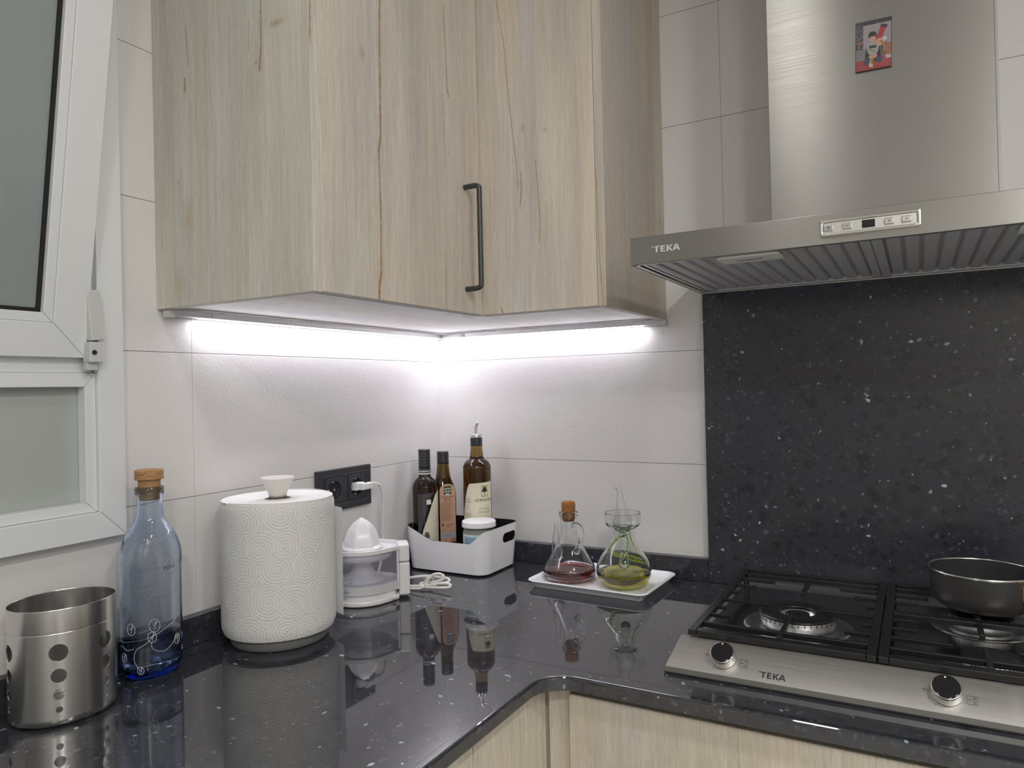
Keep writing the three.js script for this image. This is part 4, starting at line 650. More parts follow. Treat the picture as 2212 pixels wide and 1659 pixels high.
  mesh('cord_bundle', [
    A([[0.085, 0.9085, 0.330], [0.118, 0.916, 0.322], [0.150, 0.9225, 0.314], [0.178, 0.925, 0.309], [0.205, 0.924, 0.304], [0.221, 0.922, 0.300], [0.2265, 0.918, 0.306], [0.214, 0.915, 0.311], [0.186, 0.9125, 0.312], [0.165, 0.9105, 0.313], [0.158, 0.9085, 0.318], [0.168, 0.908, 0.322], [0.200, 0.9115, 0.319]]),
    A([[0.080, 0.9040, 0.344], [0.115, 0.9045, 0.335], [0.150, 0.9050, 0.328], [0.180, 0.9085, 0.322], [0.205, 0.914, 0.317], [0.228, 0.915, 0.312], [0.2375, 0.9125, 0.316], [0.232, 0.9095, 0.322], [0.205, 0.907, 0.325], [0.18, 0.9055, 0.327]]),
    A([[0.176, 0.911, 0.320], [0.181, 0.922, 0.316], [0.190, 0.9305, 0.313], [0.203, 0.9335, 0.310], [0.2135, 0.9305, 0.309], [0.216, 0.9255, 0.311], [0.208, 0.920, 0.314], [0.190, 0.915, 0.317]]),
    A([[0.178, 0.9075, 0.332], [0.170, 0.9045, 0.337], [0.158, 0.9034, 0.340], [0.150, 0.9033, 0.341]], 0.0026),
  ], M.cord, t);
  mesh('cord_tie', pw(new THREE.TorusGeometry(0.0105, 0.0012, 8, 24).rotateY(0.9).translate(0.183, 0.9148, 0.3185)), M.cord, t);
}

// ---------- storage basket with a dipped front
const BK = { x0: 0.0215, x1: 0.2545, z0: 0.0325, z1: 0.202, y0: Y + 0.0006, h: 0.1055 };
{ const t = thing('storage_basket', 'white storage basket with dark inside holding bottles and a jar', 'basket', [0, BK.y0, 0]);
  // wall loop in plan: rounded rectangle, tapered towards the base; returns a point for arc position s (0..1) and height share
  const N = 160, loopPts = (inset, r) => { const s = rrect(BK.x0 + inset, BK.x1 - inset, -(BK.z1 - inset), -(BK.z0 + inset), r); return s.getSpacedPoints(N); };
  const topH = (x, z) => { const front = z > BK.z1 - 0.035 ? 1 : 0; if (!front) return BK.h; const L = 0.024, M1 = 0.118, Rr = 0.210, R2 = 0.2545, lo = BK.h - 0.0305; const sm = (k) => k * k * (3 - 2 * k); let h = BK.h; if (x > L && x < R2) h = x < M1 ? BK.h - (BK.h - lo) * sm((x - L) / (M1 - L)) : x > Rr ? lo + (BK.h - lo) * sm((x - Rr) / (R2 - Rr)) : lo; return Math.min(h, BK.h); };
  const wallG = (inTop, inBot, rTop, rBot, y0) => { const a = loopPts(inBot, rBot), b = loopPts(inTop, rTop), nv = 14, P = [], I = []; for (let i = 0; i <= N; i++) for (let j = 0; j <= nv; j++) { const v = j / nv, hT = topH(b[i].x, -b[i].y), y = y0 + (hT - y0) * v, k = (y / BK.h) ** 0.8; P.push(a[i].x + (b[i].x - a[i].x) * k, y, -(a[i].y + (b[i].y - a[i].y) * k)); if (i < N && j < nv) { const q = i * (nv + 1) + j; I.push(q, q + nv + 1, q + 1, q + 1, q + nv + 1, q + nv + 2); } } const g = new THREE.BufferGeometry(); g.setAttribute('position', new THREE.Float32BufferAttribute(P, 3)); g.setIndex(I); return [g, P, nv]; };
  const [go, Po, nv] = wallG(0, 0.008, 0.030, 0.028, 0.004), [gi, Pi] = wallG(0.0022, 0.0102, 0.028, 0.026, 0.004);
  const dark = std({ color: rgb(0.014, 0.014, 0.017), roughness: 0.4 });
  // handle hole on the right end: cut both walls there
  const inHole = (y, z) => { const dz = Math.max(0, Math.abs(z - 0.090) - 0.0185), dy = y - 0.0755 - 0.05 * (0.09 - z); return dz * dz + dy * dy < 0.0115 * 0.0115; };
  const solidCut = (g, flip) => { const P = g.attributes.position; g.computeVertexNormals(); return g; };
  const ev = new Evaluator(); ev.attributes = ['position', 'normal', 'uv'];
  const closeShell = () => { // one closed shell: outer wall, rim, inner wall
    const n = nv + 1, P = [...Po, ...Pi], off = Po.length / 3, I = []; for (let i = 0; i < N; i++) { for (let j = 0; j < nv; j++) { const q = i * n + j; I.push(q, q + n, q + 1, q + 1, q + n, q + n + 1); const w = off + q; I.push(w, w + 1, w + n, w + 1, w + n + 1, w + n); } const q = i * n + nv; I.push(q, q + n, off + q, off + q, q + n, off + q + n); const b = i * n; I.push(b, off + b, b + n, off + b, off + b + n, b + n); } const g = new THREE.BufferGeometry(); g.setAttribute('position', new THREE.Float32BufferAttribute(P, 3)); g.setIndex(I); let m = BGU.mergeVertices(g, 1e-6); m.computeVertexNormals(); m.setAttribute('uv', new THREE.BufferAttribute(new Float32Array(m.attributes.position.count * 2), 2)); return m; };
  const hs = rrect(-0.0300, 0.0300, -0.0115, 0.0115, 0.0114), hg = extrude(hs, 0.06, 0).rotateY(PI / 2).rotateX(-0.0).translate(0.22, 0.0755, 0.087);
  let shellG = closeShell(); { const p = shellG.attributes.position, I = shellG.index.array; let vol = 0; for (let k = 0; k < I.length; k += 3) { const a = V3().fromBufferAttribute(p, I[k]), b = V3().fromBufferAttribute(p, I[k + 1]), c = V3().fromBufferAttribute(p, I[k + 2]); vol += a.dot(b.cross(c)); } if (vol < 0) { for (let k = 0; k < I.length; k += 3) { const s = I[k + 1]; I[k + 1] = I[k + 2]; I[k + 2] = s; } shellG.computeVertexNormals(); } }
  const A = new Brush(shellG), B = new Brush(hg); A.updateMatrixWorld(); B.updateMatrixWorld();
  const res = ev.evaluate(A, B, SUBTRACTION).geometry; res.clearGroups();
  // split outer (white) from inner and rim (dark) by which side of the mid surface each triangle faces
  const nonI = res.index ? res.toNonIndexed() : res, p = nonI.attributes.position, nn = nonI.attributes.normal, W = [[], []];
  for (let k = 0; k < p.count; k += 3) { const a = V3().fromBufferAttribute(p, k), b = V3().fromBufferAttribute(p, k + 1), c = V3().fromBufferAttribute(p, k + 2), m = a.clone().add(b).add(c).divideScalar(3), f = b.clone().sub(a).cross(c.clone().sub(a)).normalize(); const cx = (BK.x0 + BK.x1) / 2, cz = (BK.z0 + BK.z1) / 2, dx = (m.x - cx) / (BK.x1 - BK.x0), dz = (m.z - cz) / (BK.z1 - BK.z0), out = Math.abs(dx) > Math.abs(dz) ? f.x * Math.sign(dx) : f.z * Math.sign(dz); W[Math.abs(f.y) > 0.55 || out < 0.15 ? 1 : 0].push(k); }
  const pick = (ks) => { const g = new THREE.BufferGeometry(), P = [], Nn = []; for (const k of ks) for (let q = k; q < k + 3; q++) { P.push(p.getX(q), p.getY(q), p.getZ(q)); Nn.push(nn.getX(q), nn.getY(q), nn.getZ(q)); } g.setAttribute('position', new THREE.Float32BufferAttribute(P, 3)); g.setAttribute('normal', new THREE.Float32BufferAttribute(Nn, 3)); return uvBox(BGU.toCreasedNormals(g, 0.6)); };
  mesh('outer_wall', pick(W[0]), M.basketWhite, t);
  mesh('inner_wall', pick(W[1]), dark, t).userData.label = 'dark inside and rim';
  { const s = rrect(BK.x0 + 0.0095, BK.x1 - 0.0095, -(BK.z1 - 0.0095), -(BK.z0 + 0.0095), 0.026); mesh('floor_panel', extrude(s, 0.004, 0.001).rotateX(-PI / 2).translate(0, 0.0008, 0), dark, t); }
}

// ---------- bottles and jar in the basket
const FY = BK.y0 + 0.0052;
const LBL = {};
const txt = (g, s, x, y, size, { f = 'serif', c = '#3a342c', w = 'normal', a = 'center', sx = 1 } = {}) => { g.save(); g.translate(x, y); g.scale(sx, 1); g.font = `${w} ${size}px ${f}`; g.fillStyle = c; g.textAlign = a; g.fillText(s, 0, 0); g.restore(); };
const smallPrint = (g, x, y, w, n, gap, seed, c = '#5a5040', align = 0, th = 2) => { const r = rng(seed); g.fillStyle = c; for (let i = 0; i < n; i++) { let l = w * (0.6 + 0.4 * r()), q = x + (align ? w - l : 0), e = q + l; while (q < e) { const k = 3 + 9 * r(); g.fillRect(q, y + i * gap, Math.min(k, e - q), th); q += k + 2; } } };
const tree = (g, x, y, s, c) => { g.fillStyle = c; for (const [a, b, r] of [[0, -0.45, 0.42], [-0.35, -0.3, 0.3], [0.35, -0.32, 0.3], [-0.15, -0.7, 0.3], [0.18, -0.72, 0.28]]) { g.beginPath(); g.arc(x + a * s, y + b * s, r * s, 0, 7); g.fill(); } g.fillRect(x - 0.08 * s, y - 0.2 * s, 0.16 * s, 0.55 * s); g.fillRect(x - 0.3 * s, y + 0.3 * s, 0.6 * s, 0.07 * s); };
LBL.big = tex(canvas(640, 768, (g, W, H) => { // the pourer bottle: cream, seal with a tree
  g.fillStyle = '#ddd8c0'; g.fillRect(0, 0, W, H); g.fillStyle = '#97914f'; g.fillRect(398, 70, 128, 148); g.fillStyle = '#e3ddc4'; g.fillRect(411, 84, 102, 120); tree(g, 462, 160, 74, '#2c2a33');
  txt(g, 'GERMANOR', 462, 282, 50, { c: '#3d3a35', w: 'bold', sx: 1.15 }); txt(g, "OLI D'OLIVA", 462, 392, 36, { c: '#5b564a' }); txt(g, 'VERGE EXTRA', 462, 436, 36, { c: '#5b564a' });
  txt(g, "OLI D'OLIVA", 128, 262, 24, { f: 'sans-serif', w: 'bold' }); txt(g, 'VERGE EXTRA', 128, 294, 24, { f: 'sans-serif', w: 'bold' }); smallPrint(g, 60, 312, 140, 7, 13, 3); txt(g, 'ACEITE DE OLIVA', 128, 456, 22, { f: 'sans-serif', w: 'bold' }); txt(g, 'VIRGEN EXTRA', 128, 486, 22, { f: 'sans-serif', w: 'bold' }); smallPrint(g, 60, 506, 150, 14, 13, 4);
}));
LBL.left = tex(canvas(512, 768, (g, W, H) => { // the shorter oil bottle: cream wedge with small print and a tree
  g.fillStyle = '#dad5bd'; g.fillRect(0, 0, W, H); smallPrint(g, 200, 250, 270, 9, 19, 8, '#57503f', 1); smallPrint(g, 160, 440, 300, 5, 19, 9, '#57503f', 1); smallPrint(g, 190, 545, 270, 6, 19, 10, '#57503f', 1); tree(g, 120, 590, 80, '#57544c');
}));
LBL.vin = tex(canvas(384, 1024, (g, W, H) => { // vinegar: salmon label with a green badge
  g.fillStyle = '#cfa48c'; g.fillRect(0, 0, W, H); g.fillStyle = '#1e4a37'; g.fillRect(104, 40, 176, 150); g.fillStyle = '#e8ece6'; g.beginPath(); g.ellipse(192, 190, 60, 24, 0, PI, 0); g.fill();
  txt(g, 'NATUR', 192, 100, 46, { f: 'sans-serif', w: 'bold', c: '#e8ece6' }); txt(g, 'GREEN', 192, 148, 46, { f: 'sans-serif', w: 'bold', c: '#e8ece6' });
  txt(g, 'VINAGRE DE SIDRA DE', 192, 238, 30, { f: 'sans-serif', w: 'bold', c: '#5d2f22' }); txt(g, 'MANZANA', 192, 278, 36, { f: 'sans-serif', w: 'bold', c: '#5d2f22' }); txt(g, 'APPLE CIDER VINEGAR', 192, 306, 20, { f: 'sans-serif', w: 'bold', c: '#5d2f22' });
  smallPrint(g, 22, 322, 340, 30, 11, 14, '#6f4334', 0, 4); g.fillStyle = '#9c4a2e'; g.beginPath(); g.arc(60, 700, 26, 0, 7); g.fill(); g.fillRect(28, 712, 70, 22); smallPrint(g, 130, 690, 230, 6, 13, 15, '#6f4334', 0, 4); g.strokeStyle = '#8a5a46'; g.lineWidth = 2; g.strokeRect(200, 772, 150, 60); smallPrint(g, 26, 772, 150, 5, 13, 16, '#6f4334', 0, 3);
  g.fillStyle = '#b9bcc0'; g.fillRect(0, 852, W, 88); smallPrint(g, 20, 862, 340, 6, 12, 17, '#4a5260', 0, 4); smallPrint(g, 24, 956, 190, 4, 13, 18, '#6f4334', 0, 3); g.strokeStyle = '#34322e'; g.lineWidth = 3; g.strokeRect(250, 968, 30, 36); g.beginPath(); g.arc(330, 986, 18, 0, 7); g.stroke();
}));
LBL.jar = tex(canvas(384, 384, (g, W, H) => { g.fillStyle = '#d9dee2'; g.fillRect(0, 0, W, H); g.fillStyle = '#9cc6dc'; g.fillRect(40, 20, 215, 340); smallPrint(g, 56, 40, 180, 15, 20, 25, '#3c5a74', 0, 8); }));
LBL.back = std({ color: rgb(0.055, 0.048, 0.055), roughness: 0.5 });
const faceCam = (x, z) => Math.atan2(1.1145 - x, 1.5885 - z);
const cap = (r, h, y) => { const P = [[0, y], [r, y]]; for (let i = 0; i < 5; i++) { const a = y + h * (0.12 + 0.17 * i); P.push([r, a], [r * 0.95, a + h * 0.05], [r * 1.0, a + h * 0.1]); } P.push([r, y + h - 0.001], [r * 0.96, y + h], [0, y + h]); return lathe(P, 40); };
{ const x = 0.0575, z = 0.156, t = thing('oil_bottle', 'black-capped dark oil bottle with a slanted cream label, left in basket', 'bottle', [x, FY, z], faceCam(x, z));
  const R = 0.0310, o = prof([[R - 0.003, 0], [R, 0.004], [R, 0.08], [R, 0.180], [R - 0.0006, 0.190], [R - 0.0045, 0.2015], [0.0215, 0.2085], [0.0158, 0.2135], [0.0143, 0.2185], [0.0138, 0.228]], 70);
  mesh('glass', lathe([[0, 0.002], ...o, [0, 0.228]], 64), M.bottleDark, t);
  mesh('cap', [cap(0.0146, 0.045, 0.236), lathe([[0.0140, 0.2205], [0.0146, 0.2205], [0.0146, 0.2362], [0.0140, 0.2362]], 40)], M.capBlack, t);
  mesh('cap_band', lathe([[0.01465, 0.2208], [0.0149, 0.2213], [0.0149, 0.2233], [0.01465, 0.2237]], 40), M.creamCeramic, t);
  { const g = new TextGeometry('GERMANOR', { font: bold, size: 0.0042, depth: 0.0002, curveSegments: 3, bevelEnabled: false }); g.computeBoundingBox(); g.translate(-g.boundingBox.max.x / 2, 0.2262, 0); const p = g.attributes.position; for (let i = 0; i < p.count; i++) { const a = p.getX(i) / 0.0147, rr = 0.01475 + p.getZ(i); p.setXYZ(i, Math.sin(a) * rr, p.getY(i), Math.cos(a) * rr); } g.computeVertexNormals(); mesh('cap_print', g, M.inkPale, t); }
  mesh('label', wrap(R + 0.0002, -0.42, 1.75, piece([[0, 0.034], [1, 0.034]]), piece([[0, 0.060], [0.10, 0.088], [0.27, 0.118], [0.42, 0.147], [0.60, 0.172], [0.75, 0.180], [1, 0.182]]), 0.034, 0.182), std({ map: LBL.left, roughness: 0.75 }), t);
  mesh('dark_label', wrap(R + 0.0004, -0.62, 0.72, piece([[0, 0.045], [0.12, 0.065], [0.36, 0.112], [0.6, 0.146], [0.85, 0.170], [1, 0.178]]), piece([[0, 0.1745], [1, 0.1785]]), 0.05, 0.178), LBL.back, t);
  { const f = (lo, hi, a, b) => wrap(R + 0.0006, a, b, () => lo, () => hi, lo, hi, 1, 16, 1); mesh('label_line', [f(0.1706, 0.1712, -0.1, 0.42), wrap(R + 0.0006, -0.1, -0.08, () => 0.10, () => 0.171, 0, 1, 1, 2, 1)], std({ color: rgb(0.22, 0.21, 0.23), roughness: 0.5 }), t); }
  mesh('label_seal', wrap(R + 0.0006, 0.10, 0.46, () => 0.150, () => 0.1615, 0.150, 0.1615, 1, 8, 2), M.creamCeramic, t);
  mesh('side_label', wrap(R + 0.0002, -2.2, -1.38, () => 0.034, () => 0.172, 0.03, 0.18), M.creamCeramic, t);
}
{ const x = 0.0735, z = 0.100, t = thing('vinegar_bottle', 'slim square vinegar bottle with a salmon label, middle of basket', 'bottle', [x, FY, z], faceCam(x, z) + 0.36);
  const hw = 0.0268, g = new THREE.BufferGeometry(), P = [], I = [], lev = [[0, 0.92, 5], [0.004, 1, 5], [0.06, 1, 5], [0.165, 1, 5], [0.176, 0.97, 4.4], [0.188, 0.88, 3.4], [0.198, 0.76, 2.8], [0.208, 0.66, 2.3], [0.225, 0.585, 2], [0.252, 0.53, 2]], m = 64, K = 54, at = (v) => { const f = v * (lev.length - 1), i = Math.min(lev.length - 2, Math.floor(f)), k = f - i; return lev[i].map((c, q) => c + (lev[i + 1][q] - c) * k); };
  for (let i = 0; i <= K; i++) { const [y, s, e] = at(i / K); for (let j = 0; j <= m; j++) { const a = j / m * 2 * PI, c = Math.cos(a), d = Math.sin(a); P.push(hw * s * Math.sign(d) * Math.abs(d) ** (2 / e), y, hw * s * Math.sign(c) * Math.abs(c) ** (2 / e)); if (i < K && j < m) { const k = i * (m + 1) + j; I.push(k, k + 1, k + m + 1, k + 1, k + m + 2, k + m + 1); } } }
  for (const e of [0, K]) { const c = P.length / 3; P.push(0, at(e / K)[0], 0); for (let j = 0; j < m; j++) { const k = e * (m + 1) + j; e ? I.push(k, k + 1, c) : I.push(k + 1, k, c); } }
  g.setAttribute('position', new THREE.Float32BufferAttribute(P, 3)); g.setIndex(I); const gg = BGU.mergeVertices(g, 1e-6); gg.computeVertexNormals();
  mesh('glass', gg, M.bottleDark, t);
  mesh('cap', cap(0.0150, 0.030, 0.2415), M.capBlack, t);
  const s = new THREE.Shape(), w = 0.0205, y0 = 0.048; s.moveTo(-w, y0); s.lineTo(w, y0); s.lineTo(w, 0.176); s.bezierCurveTo(w, 0.186, w * 0.6, 0.1925, 0, 0.1925); s.bezierCurveTo(-w * 0.6, 0.1925, -w, 0.186, -w, 0.176); s.closePath();
  const lg = extrude(s, 0.0004, 0, { curveSegments: 24 }).translate(0, 0, hw + 0.0001), lp = lg.attributes.position, lu = lg.attributes.uv; for (let i = 0; i < lp.count; i++) { const yy = lp.getY(i); lu.setXY(i, (lp.getX(i) + w) / (2 * w), (yy - y0) / (0.1925 - y0)); }
  mesh('label', lg, std({ map: LBL.vin, roughness: 0.75 }), t);
}
{ const x = 0.1630, z = 0.083, t = thing('oil_bottle', 'tallest oil bottle with a steel pourer and cream tree label', 'bottle', [x, FY, z], faceCam(x, z));
  const R = 0.0345, o = prof([[R - 0.003, 0], [R, 0.004], [R, 0.1], [R, 0.225], [R - 0.0008, 0.234], [R - 0.004, 0.2435], [0.0245, 0.250], [0.0185, 0.2545], [0.0165, 0.261], [0.0150, 0.275], [0.0143, 0.2885]], 80);
  mesh('glass', lathe([[0, 0.002], ...o, [0, 0.2885]], 64), M.bottleGlass, t);
  mesh('collar', cap(0.0150, 0.020, 0.2858), M.capBlack, t);
  mesh('pourer_cap', lathe([[0, 0.3059], [0.0138, 0.3059], [0.0142, 0.3068], [0.0142, 0.3135], [0.0125, 0.315], [0.005, 0.3155], [0, 0.3155]], 40), M.chrome, t);
  mesh('pourer_spout', tube([[-0.0012, 0.3148, 0], [-0.0010, 0.324, 0], [-0.0004, 0.331, 0.0004], [0.0016, 0.337, 0.001], [0.0046, 0.3412, 0.002]], (u) => 0.0043 - 0.0008 * u, { n: 30, m: 16 }), M.chrome, t);
  mesh('label', wrap(R + 0.0002, -1.35, 1.25, () => 0.060, piece([[0, 0.100], [0.05, 0.125], [0.14, 0.160], [0.22, 0.184], [0.285, 0.1955], [0.31, 0.1965], [1, 0.200]]), 0.066, 0.2035), std({ map: LBL.big, roughness: 0.7 }), t);
  mesh('side_label', wrap(R + 0.0002, -1.75, -1.1, piece([[0, 0.135], [1, 0.140]]), () => 0.184, 0.08, 0.122), LBL.back, t);
}
{ const x = 0.2085, z = 0.1515, t = thing('glass_jar', 'clear glass jar with a white lid and pale blue label in basket', 'jar', [x, FY, z], faceCam(x, z));
  const R = 0.0385, o = prof([[R - 0.005, 0.0], [R - 0.001, 0.005], [R, 0.04], [R, 0.084], [R - 0.001, 0.0925], [R - 0.0035, 0.0985], [R - 0.0035, 0.108]], 40), i = prof([[R - 0.0062, 0.108], [R - 0.0060, 0.0985], [R - 0.0035, 0.091], [R - 0.0025, 0.082], [R - 0.0025, 0.012], [R - 0.007, 0.005]], 40);
  mesh('glass', lathe([[0, 0.0], ...o, ...i, [0, 0.0045]], 64), M.glass, t);
  mesh('contents', lathe([[0, 0.0044], [R - 0.007, 0.0047], [R - 0.0023, 0.012], [R - 0.0023, 0.094], [R - 0.008, 0.099], [0, 0.0985]], 64), std({ color: rgb(0.52, 0.55, 0.49), roughness: 0.8 }), t);
  mesh('lid', lathe([[R - 0.004, 0.1032], [R + 0.0010, 0.1030], [R + 0.0024, 0.1045], [R + 0.0014, 0.1065], [R + 0.0014, 0.1150], [R - 0.0002, 0.1172], [R - 0.006, 0.1176], [R - 0.008, 0.1168], [0, 0.1170]], 64), std({ color: rgb(0.8, 0.79, 0.82), roughness: 0.25 }), t);
  mesh('lid_seal', extrude(rrect(-0.011, 0.011, -0.006, 0.006, 0.002), 0.0005, 0.0001).rotateX(-PI / 2).rotateY(0.5).translate(-0.004, 0.1171, -0.022), std({ color: rgb(0.62, 0.74, 0.66), roughness: 0.5 }), t);
  mesh('label', wrap(R + 0.0002, -1.3, 0.7, () => 0.016, () => 0.089, 0.016, 0.089), std({ map: LBL.jar, roughness: 0.6 }), t);
}

// ---------- tray with the two cruets
{ const t = thing('serving_tray', 'small white melamine tray under the two glass cruets', 'tray', [0.5055, Y, 0.124], -0.035);
  const w = 0.1335, d = 0.0985, r = 0.018, lev = [[0.0, -0.012, 0.0005], [0.0, -0.010, 0.0005], [0, -0.0015, 0.0125], [0, 0.0015, 0.0135], [0, 0.003, 0.0150], [0, 0.0025, 0.0165], [0, 0.0005, 0.0172], [0, -0.003, 0.0168], [0, -0.0065, 0.0125], [0, -0.0125, 0.0035], [0, -0.016, 0.0026]], N = 120, P = [], I = [];
  lev.forEach(([, off, y], i) => { const q = rrect(-w - off, w + off, -d - off, d + off, r + off).getSpacedPoints(N); for (let j = 0; j <= N; j++) { P.push(q[j].x, y, -q[j].y); if (i < lev.length - 1 && j < N) { const k = i * (N + 1) + j; I.push(k, k + 1, k + N + 1, k + 1, k + N + 2, k + N + 1); } } });
  for (const [e, up] of [[0, 0], [lev.length - 1, 1]]) { const c = P.length / 3; P.push(0, lev[e][2], 0); for (let j = 0; j < N; j++) { const k = e * (N + 1) + j; up ? I.push(k, k + 1, c) : I.push(k + 1, k, c); } }
  const g = new THREE.BufferGeometry(); g.setAttribute('position', new THREE.Float32BufferAttribute(P, 3)); g.setIndex(I); const m = BGU.mergeVertices(g, 1e-6); m.computeVertexNormals(); m.setAttribute('uv', new THREE.BufferAttribute(new Float32Array(m.attributes.position.count * 2), 2));
  mesh('tray', BGU.toCreasedNormals(m, 0.9), M.trayWhite, t);
}
{ const g = new THREE.PlaneGeometry(0.212, 0.152, 60, 40), p = g.attributes.position; for (let i = 0; i < p.count; i++) { const x = p.getX(i), y = p.getY(i); let h = 0.0006 * Math.sin(x * 90) * Math.sin(y * 70) + 0.0006; const e = Math.max(0, x - 0.085); h += e * 0.25; const b = Math.max(0, y - 0.062); h += b * 0.25; p.setZ(i, Math.max(0.0001, h)); } g.computeVertexNormals(); g.rotateX(-PI / 2);
  const o = mesh('napkin', g, M.napkin); M.napkin.side = THREE.DoubleSide; o.position.set(0.5245, Y + 0.0031, 0.124); o.rotation.y = -0.035; tag(o, 'white paper napkin lying in the tray beneath the cruets', 'napkin'); }
const TY = Y + 0.0048;
{ const t = thing('vinegar_cruet', 'clear glass cruet of red vinegar stopped with a cork', 'cruet', [0.4315, TY, 0.1315], 0.513);   // local x runs across the view
  const o = prof([[0.034, 0.0005], [0.044, 0.0012], [0.0525, 0.0045], [0.0575, 0.0115], [0.0580, 0.020], [0.0555, 0.029], [0.0490, 0.041], [0.038, 0.0595], [0.0270, 0.0815], [0.0200, 0.097], [0.0176, 0.109], [0.0182, 0.128], [0.0190, 0.1375]], 90);
  const lip = [[0.0192, 0.1390], [0.0214, 0.1405], [0.0214, 0.1425], [0.0196, 0.1440], [0.0210, 0.1455], [0.0213, 0.1475], [0.0200, 0.1500], [0.0172, 0.1501]];
  const inn = prof([[0.0160, 0.1485], [0.0160, 0.135], [0.0154, 0.110], [0.0178, 0.0965], [0.0247, 0.0805], [0.0358, 0.058], [0.0467, 0.040], [0.0530, 0.029], [0.0554, 0.020], [0.0548, 0.0125], [0.050, 0.0065], [0.042, 0.0042], [0, 0.0048]], 90);
  mesh('glass', lathe([[0, 0.0020], [0.030, 0.0018], ...o, ...lip, ...inn], 96), M.glass, t);
  mesh('vinegar', lathe([[0, 0.0045], [0.042, 0.0038], [0.0503, 0.0061], [0.0552, 0.0124], [0.0558, 0.020], [0.0549, 0.0242], [0, 0.0242]], 96), M.vinegar, t);
  { const q = [[-0.0265, 0.046, 0], [-0.0285, 0.066, 0], [-0.0292, 0.085, 0], [-0.0286, 0.105, 0], [-0.0284, 0.114, 0], [-0.0296, 0.122, 0]], ro = (u) => 0.0150 - 0.0112 * u ** 0.75; mesh('spout', [tube(q, ro, { n: 50, m: 22 }), flip(tube(q.map((p, i) => [p[0], p[1] + (i ? 0 : 0.002), p[2]]), (u) => Math.max(0.001, ro(u) - 0.0016), { n: 50, m: 22 }))], M.glass, t); }
  mesh('cruet_handle', tube([[0.0075, 0.122, 0.0150], [0.0150, 0.1235, 0.0205], [0.0235, 0.117, 0.0245], [0.0265, 0.102, 0.0280], [0.0225, 0.086, 0.0310], [0.0155, 0.073, 0.0320], [0.0125, 0.0655, 0.0330]], (u) => 0.0052 + 0.0022 * Math.max(0, u - 0.75) / 0.25, { n: 60, m: 18 }), M.glass, t);
  const ck = mesh('cork', lathe([[0, 0.128], [0.0120, 0.1285], [0.0138, 0.132], [0.0152, 0.1425], [0.0150, 0.150], [0.0156, 0.1615], [0.0150, 0.1695], [0.0125, 0.1722], [0.006, 0.1732], [0, 0.1735]], 40), M.cork, t); const uv = ck.geometry.attributes.uv; for (let i = 0; i < uv.count; i++) uv.setXY(i, uv.getX(i) * 2, uv.getY(i) * 2);
}
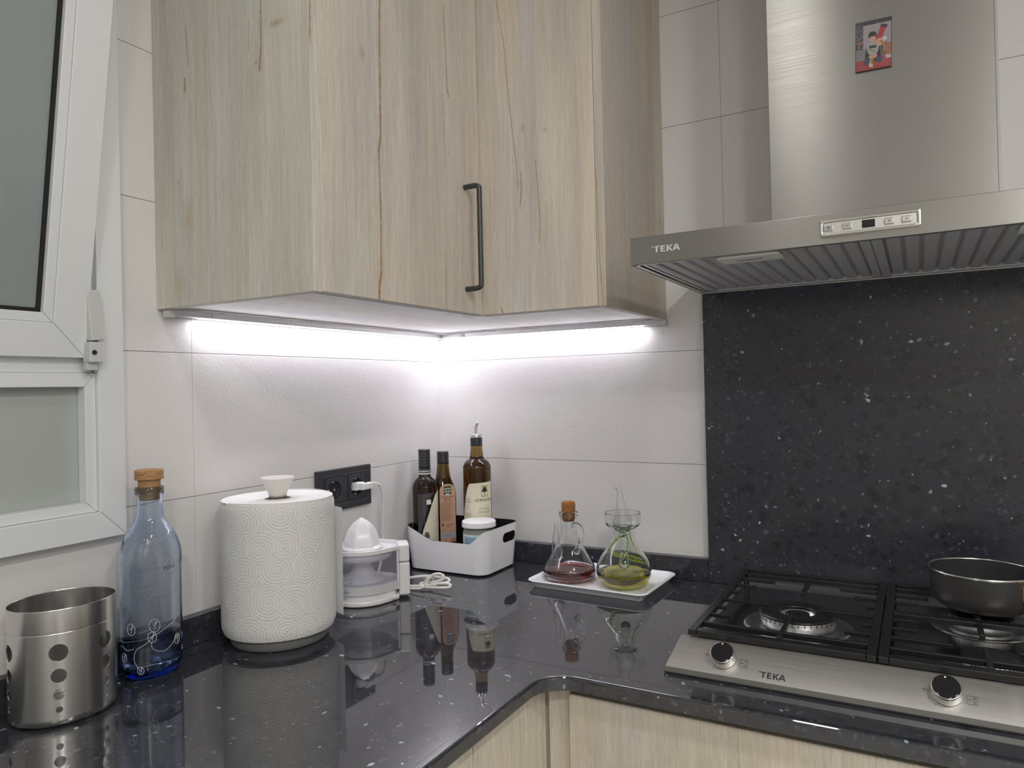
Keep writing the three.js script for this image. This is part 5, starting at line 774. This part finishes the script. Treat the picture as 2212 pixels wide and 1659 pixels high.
{ const t = thing('oil_cruet', 'green-tinted glass oil cruet with a cup collar and pointed spout', 'cruet', [0.5610, TY, 0.1375], 0.4);
  const o = prof([[0.026, 0.0005], [0.034, 0.0015], [0.044, 0.0055], [0.0525, 0.0155], [0.0570, 0.026], [0.0580, 0.036], [0.0560, 0.047], [0.0480, 0.0625], [0.0370, 0.0785], [0.0262, 0.0925], [0.0215, 0.103], [0.0196, 0.115], [0.0190, 0.1215]], 90);
  const cup = [[0.0215, 0.1222], [0.030, 0.1255], [0.0355, 0.1305], [0.0375, 0.1375], [0.0378, 0.155], [0.0374, 0.1562], [0.0366, 0.1562], [0.0360, 0.155], [0.0357, 0.138], [0.034, 0.1325], [0.029, 0.1278], [0.0235, 0.1255], [0.0205, 0.1262], [0.0175, 0.1262]];
  const inn = prof([[0.0165, 0.1255], [0.0170, 0.115], [0.0188, 0.1025], [0.0238, 0.0912], [0.0348, 0.077], [0.0458, 0.061], [0.0535, 0.0462], [0.0554, 0.036], [0.0545, 0.0265], [0.0500, 0.0165], [0.0415, 0.0075], [0.032, 0.0045], [0, 0.0042]], 90);
  mesh('glass', lathe([[0, 0.0018], [0.022, 0.0016], ...o, ...cup, ...inn], 96), M.glassGreen, t);
  mesh('oil', lathe([[0, 0.0039], [0.032, 0.0042], [0.0418, 0.0071], [0.0503, 0.0162], [0.0549, 0.0264], [0.0556, 0.0325], [0, 0.0325]], 96), M.oil, t);
  { const rin = (y) => piece([[0.0325, 0.0554], [0.0462, 0.0535], [0.061, 0.0458], [0.077, 0.0348], [0.0912, 0.0238], [0.1025, 0.0188], [0.115, 0.0170], [0.125, 0.0165]])(y), streak = (L, r0) => tube(L.map(([a, y]) => [Math.sin(a) * (rin(y) + 0.0004), y, Math.cos(a) * (rin(y) + 0.0004)]), (u) => r0 * (0.35 + 0.65 * Math.sin(u * PI)), { n: 60, m: 10 });
    mesh('oil_film', [streak([[2.4, 0.124], [2.7, 0.112], [3.6, 0.098], [4.3, 0.085], [4.1, 0.072], [3.5, 0.060], [2.8, 0.054], [2.2, 0.050]], 0.0036), streak([[2.2, 0.118], [2.05, 0.1], [2.1, 0.086], [2.0, 0.076]], 0.0026), streak([[3.6, 0.055], [3.0, 0.047], [2.3, 0.043], [1.9, 0.043]], 0.0034)], M.oilFilm, t); }
  // spout: a hollow bulb in the cup that draws out into a bent tip
  const q = [[0, 0.1235, 0], [0, 0.137, 0], [-0.0005, 0.152, 0], [-0.0025, 0.175, 0], [-0.0045, 0.198, 0], [-0.0075, 0.2085, 0], [-0.0115, 0.2105, 0]];
  const rOut = piece([[0, 0.0165], [0.08, 0.0215], [0.18, 0.0210], [0.3, 0.0165], [0.5, 0.0115], [0.75, 0.0078], [0.9, 0.0062], [1, 0.0050]]);
  mesh('spout', [tube(q, rOut, { n: 70, m: 28 }), flip(tube(q.map((p, i) => [p[0], p[1] + (i ? 0 : 0.003), p[2]]), (u) => Math.max(0.0012, rOut(u) - 0.0017), { n: 70, m: 28 }))], M.glass, t);
  mesh('cruet_handle', tube([[-0.0015, 0.1125, 0.0170], [-0.0015, 0.1155, 0.0250], [0.0015, 0.1120, 0.0325], [0.003, 0.098, 0.0370], [0.0015, 0.080, 0.0420], [-0.0005, 0.065, 0.0480], [-0.001, 0.0575, 0.0520]], (u) => 0.0075 + 0.0032 * Math.max(0, u - 0.75) / 0.25, { n: 60, m: 18 }), M.glassGreen, t);
}
function flip(g) { const I = g.index.array, n = g.attributes.normal; for (let k = 0; k < I.length; k += 3) { const s = I[k + 1]; I[k + 1] = I[k + 2]; I[k + 2] = s; } for (let i = 0; i < n.count; i++) n.setXYZ(i, -n.getX(i), -n.getY(i), -n.getZ(i)); return g; }

// ======================================================================= THE ROOM'S LAMPS
const lampMat = std({ color: rgb(0.9, 0.9, 0.9), roughness: 0.5, emissive: rgb(...SPOT_COL), emissiveIntensity: 10 });
for (const [x, z, power, where] of [[0.80, 1.27, 0.34, 'nearest the window and wall cabinet'], [1.73, 1.27, 1.3, 'before the hood'], [1.73, 2.45, 3.2, 'at the back of the room'], [2.5, 2.2, 2.6, 'farthest from the window']]) {
  const t = thing('ceiling_spot', `round recessed ceiling lamp ${where}`, 'lamp', [x, CEIL, z], 0, 'ceiling lamps');
  mesh('trim_ring', lathe([[0.072, -0.0004], [0.086, -0.0004], [0.086, -0.003], [0.080, -0.006], [0.072, -0.006], [0.072, -0.0004]], 40), M.frameGrey, t);
  mesh('lamp_face', cyl(0.071, 0.071, 0.003, 40).translate(0, -0.0025, 0), lampMat, t);
  const L = new THREE.RectAreaLight(rgb(...SPOT_COL), SPOT * power, 0.13, 0.13); L.position.set(0, -0.0065, 0); L.rotation.x = -PI / 2; t.add(L);
}

renderer.render(scene, camera);
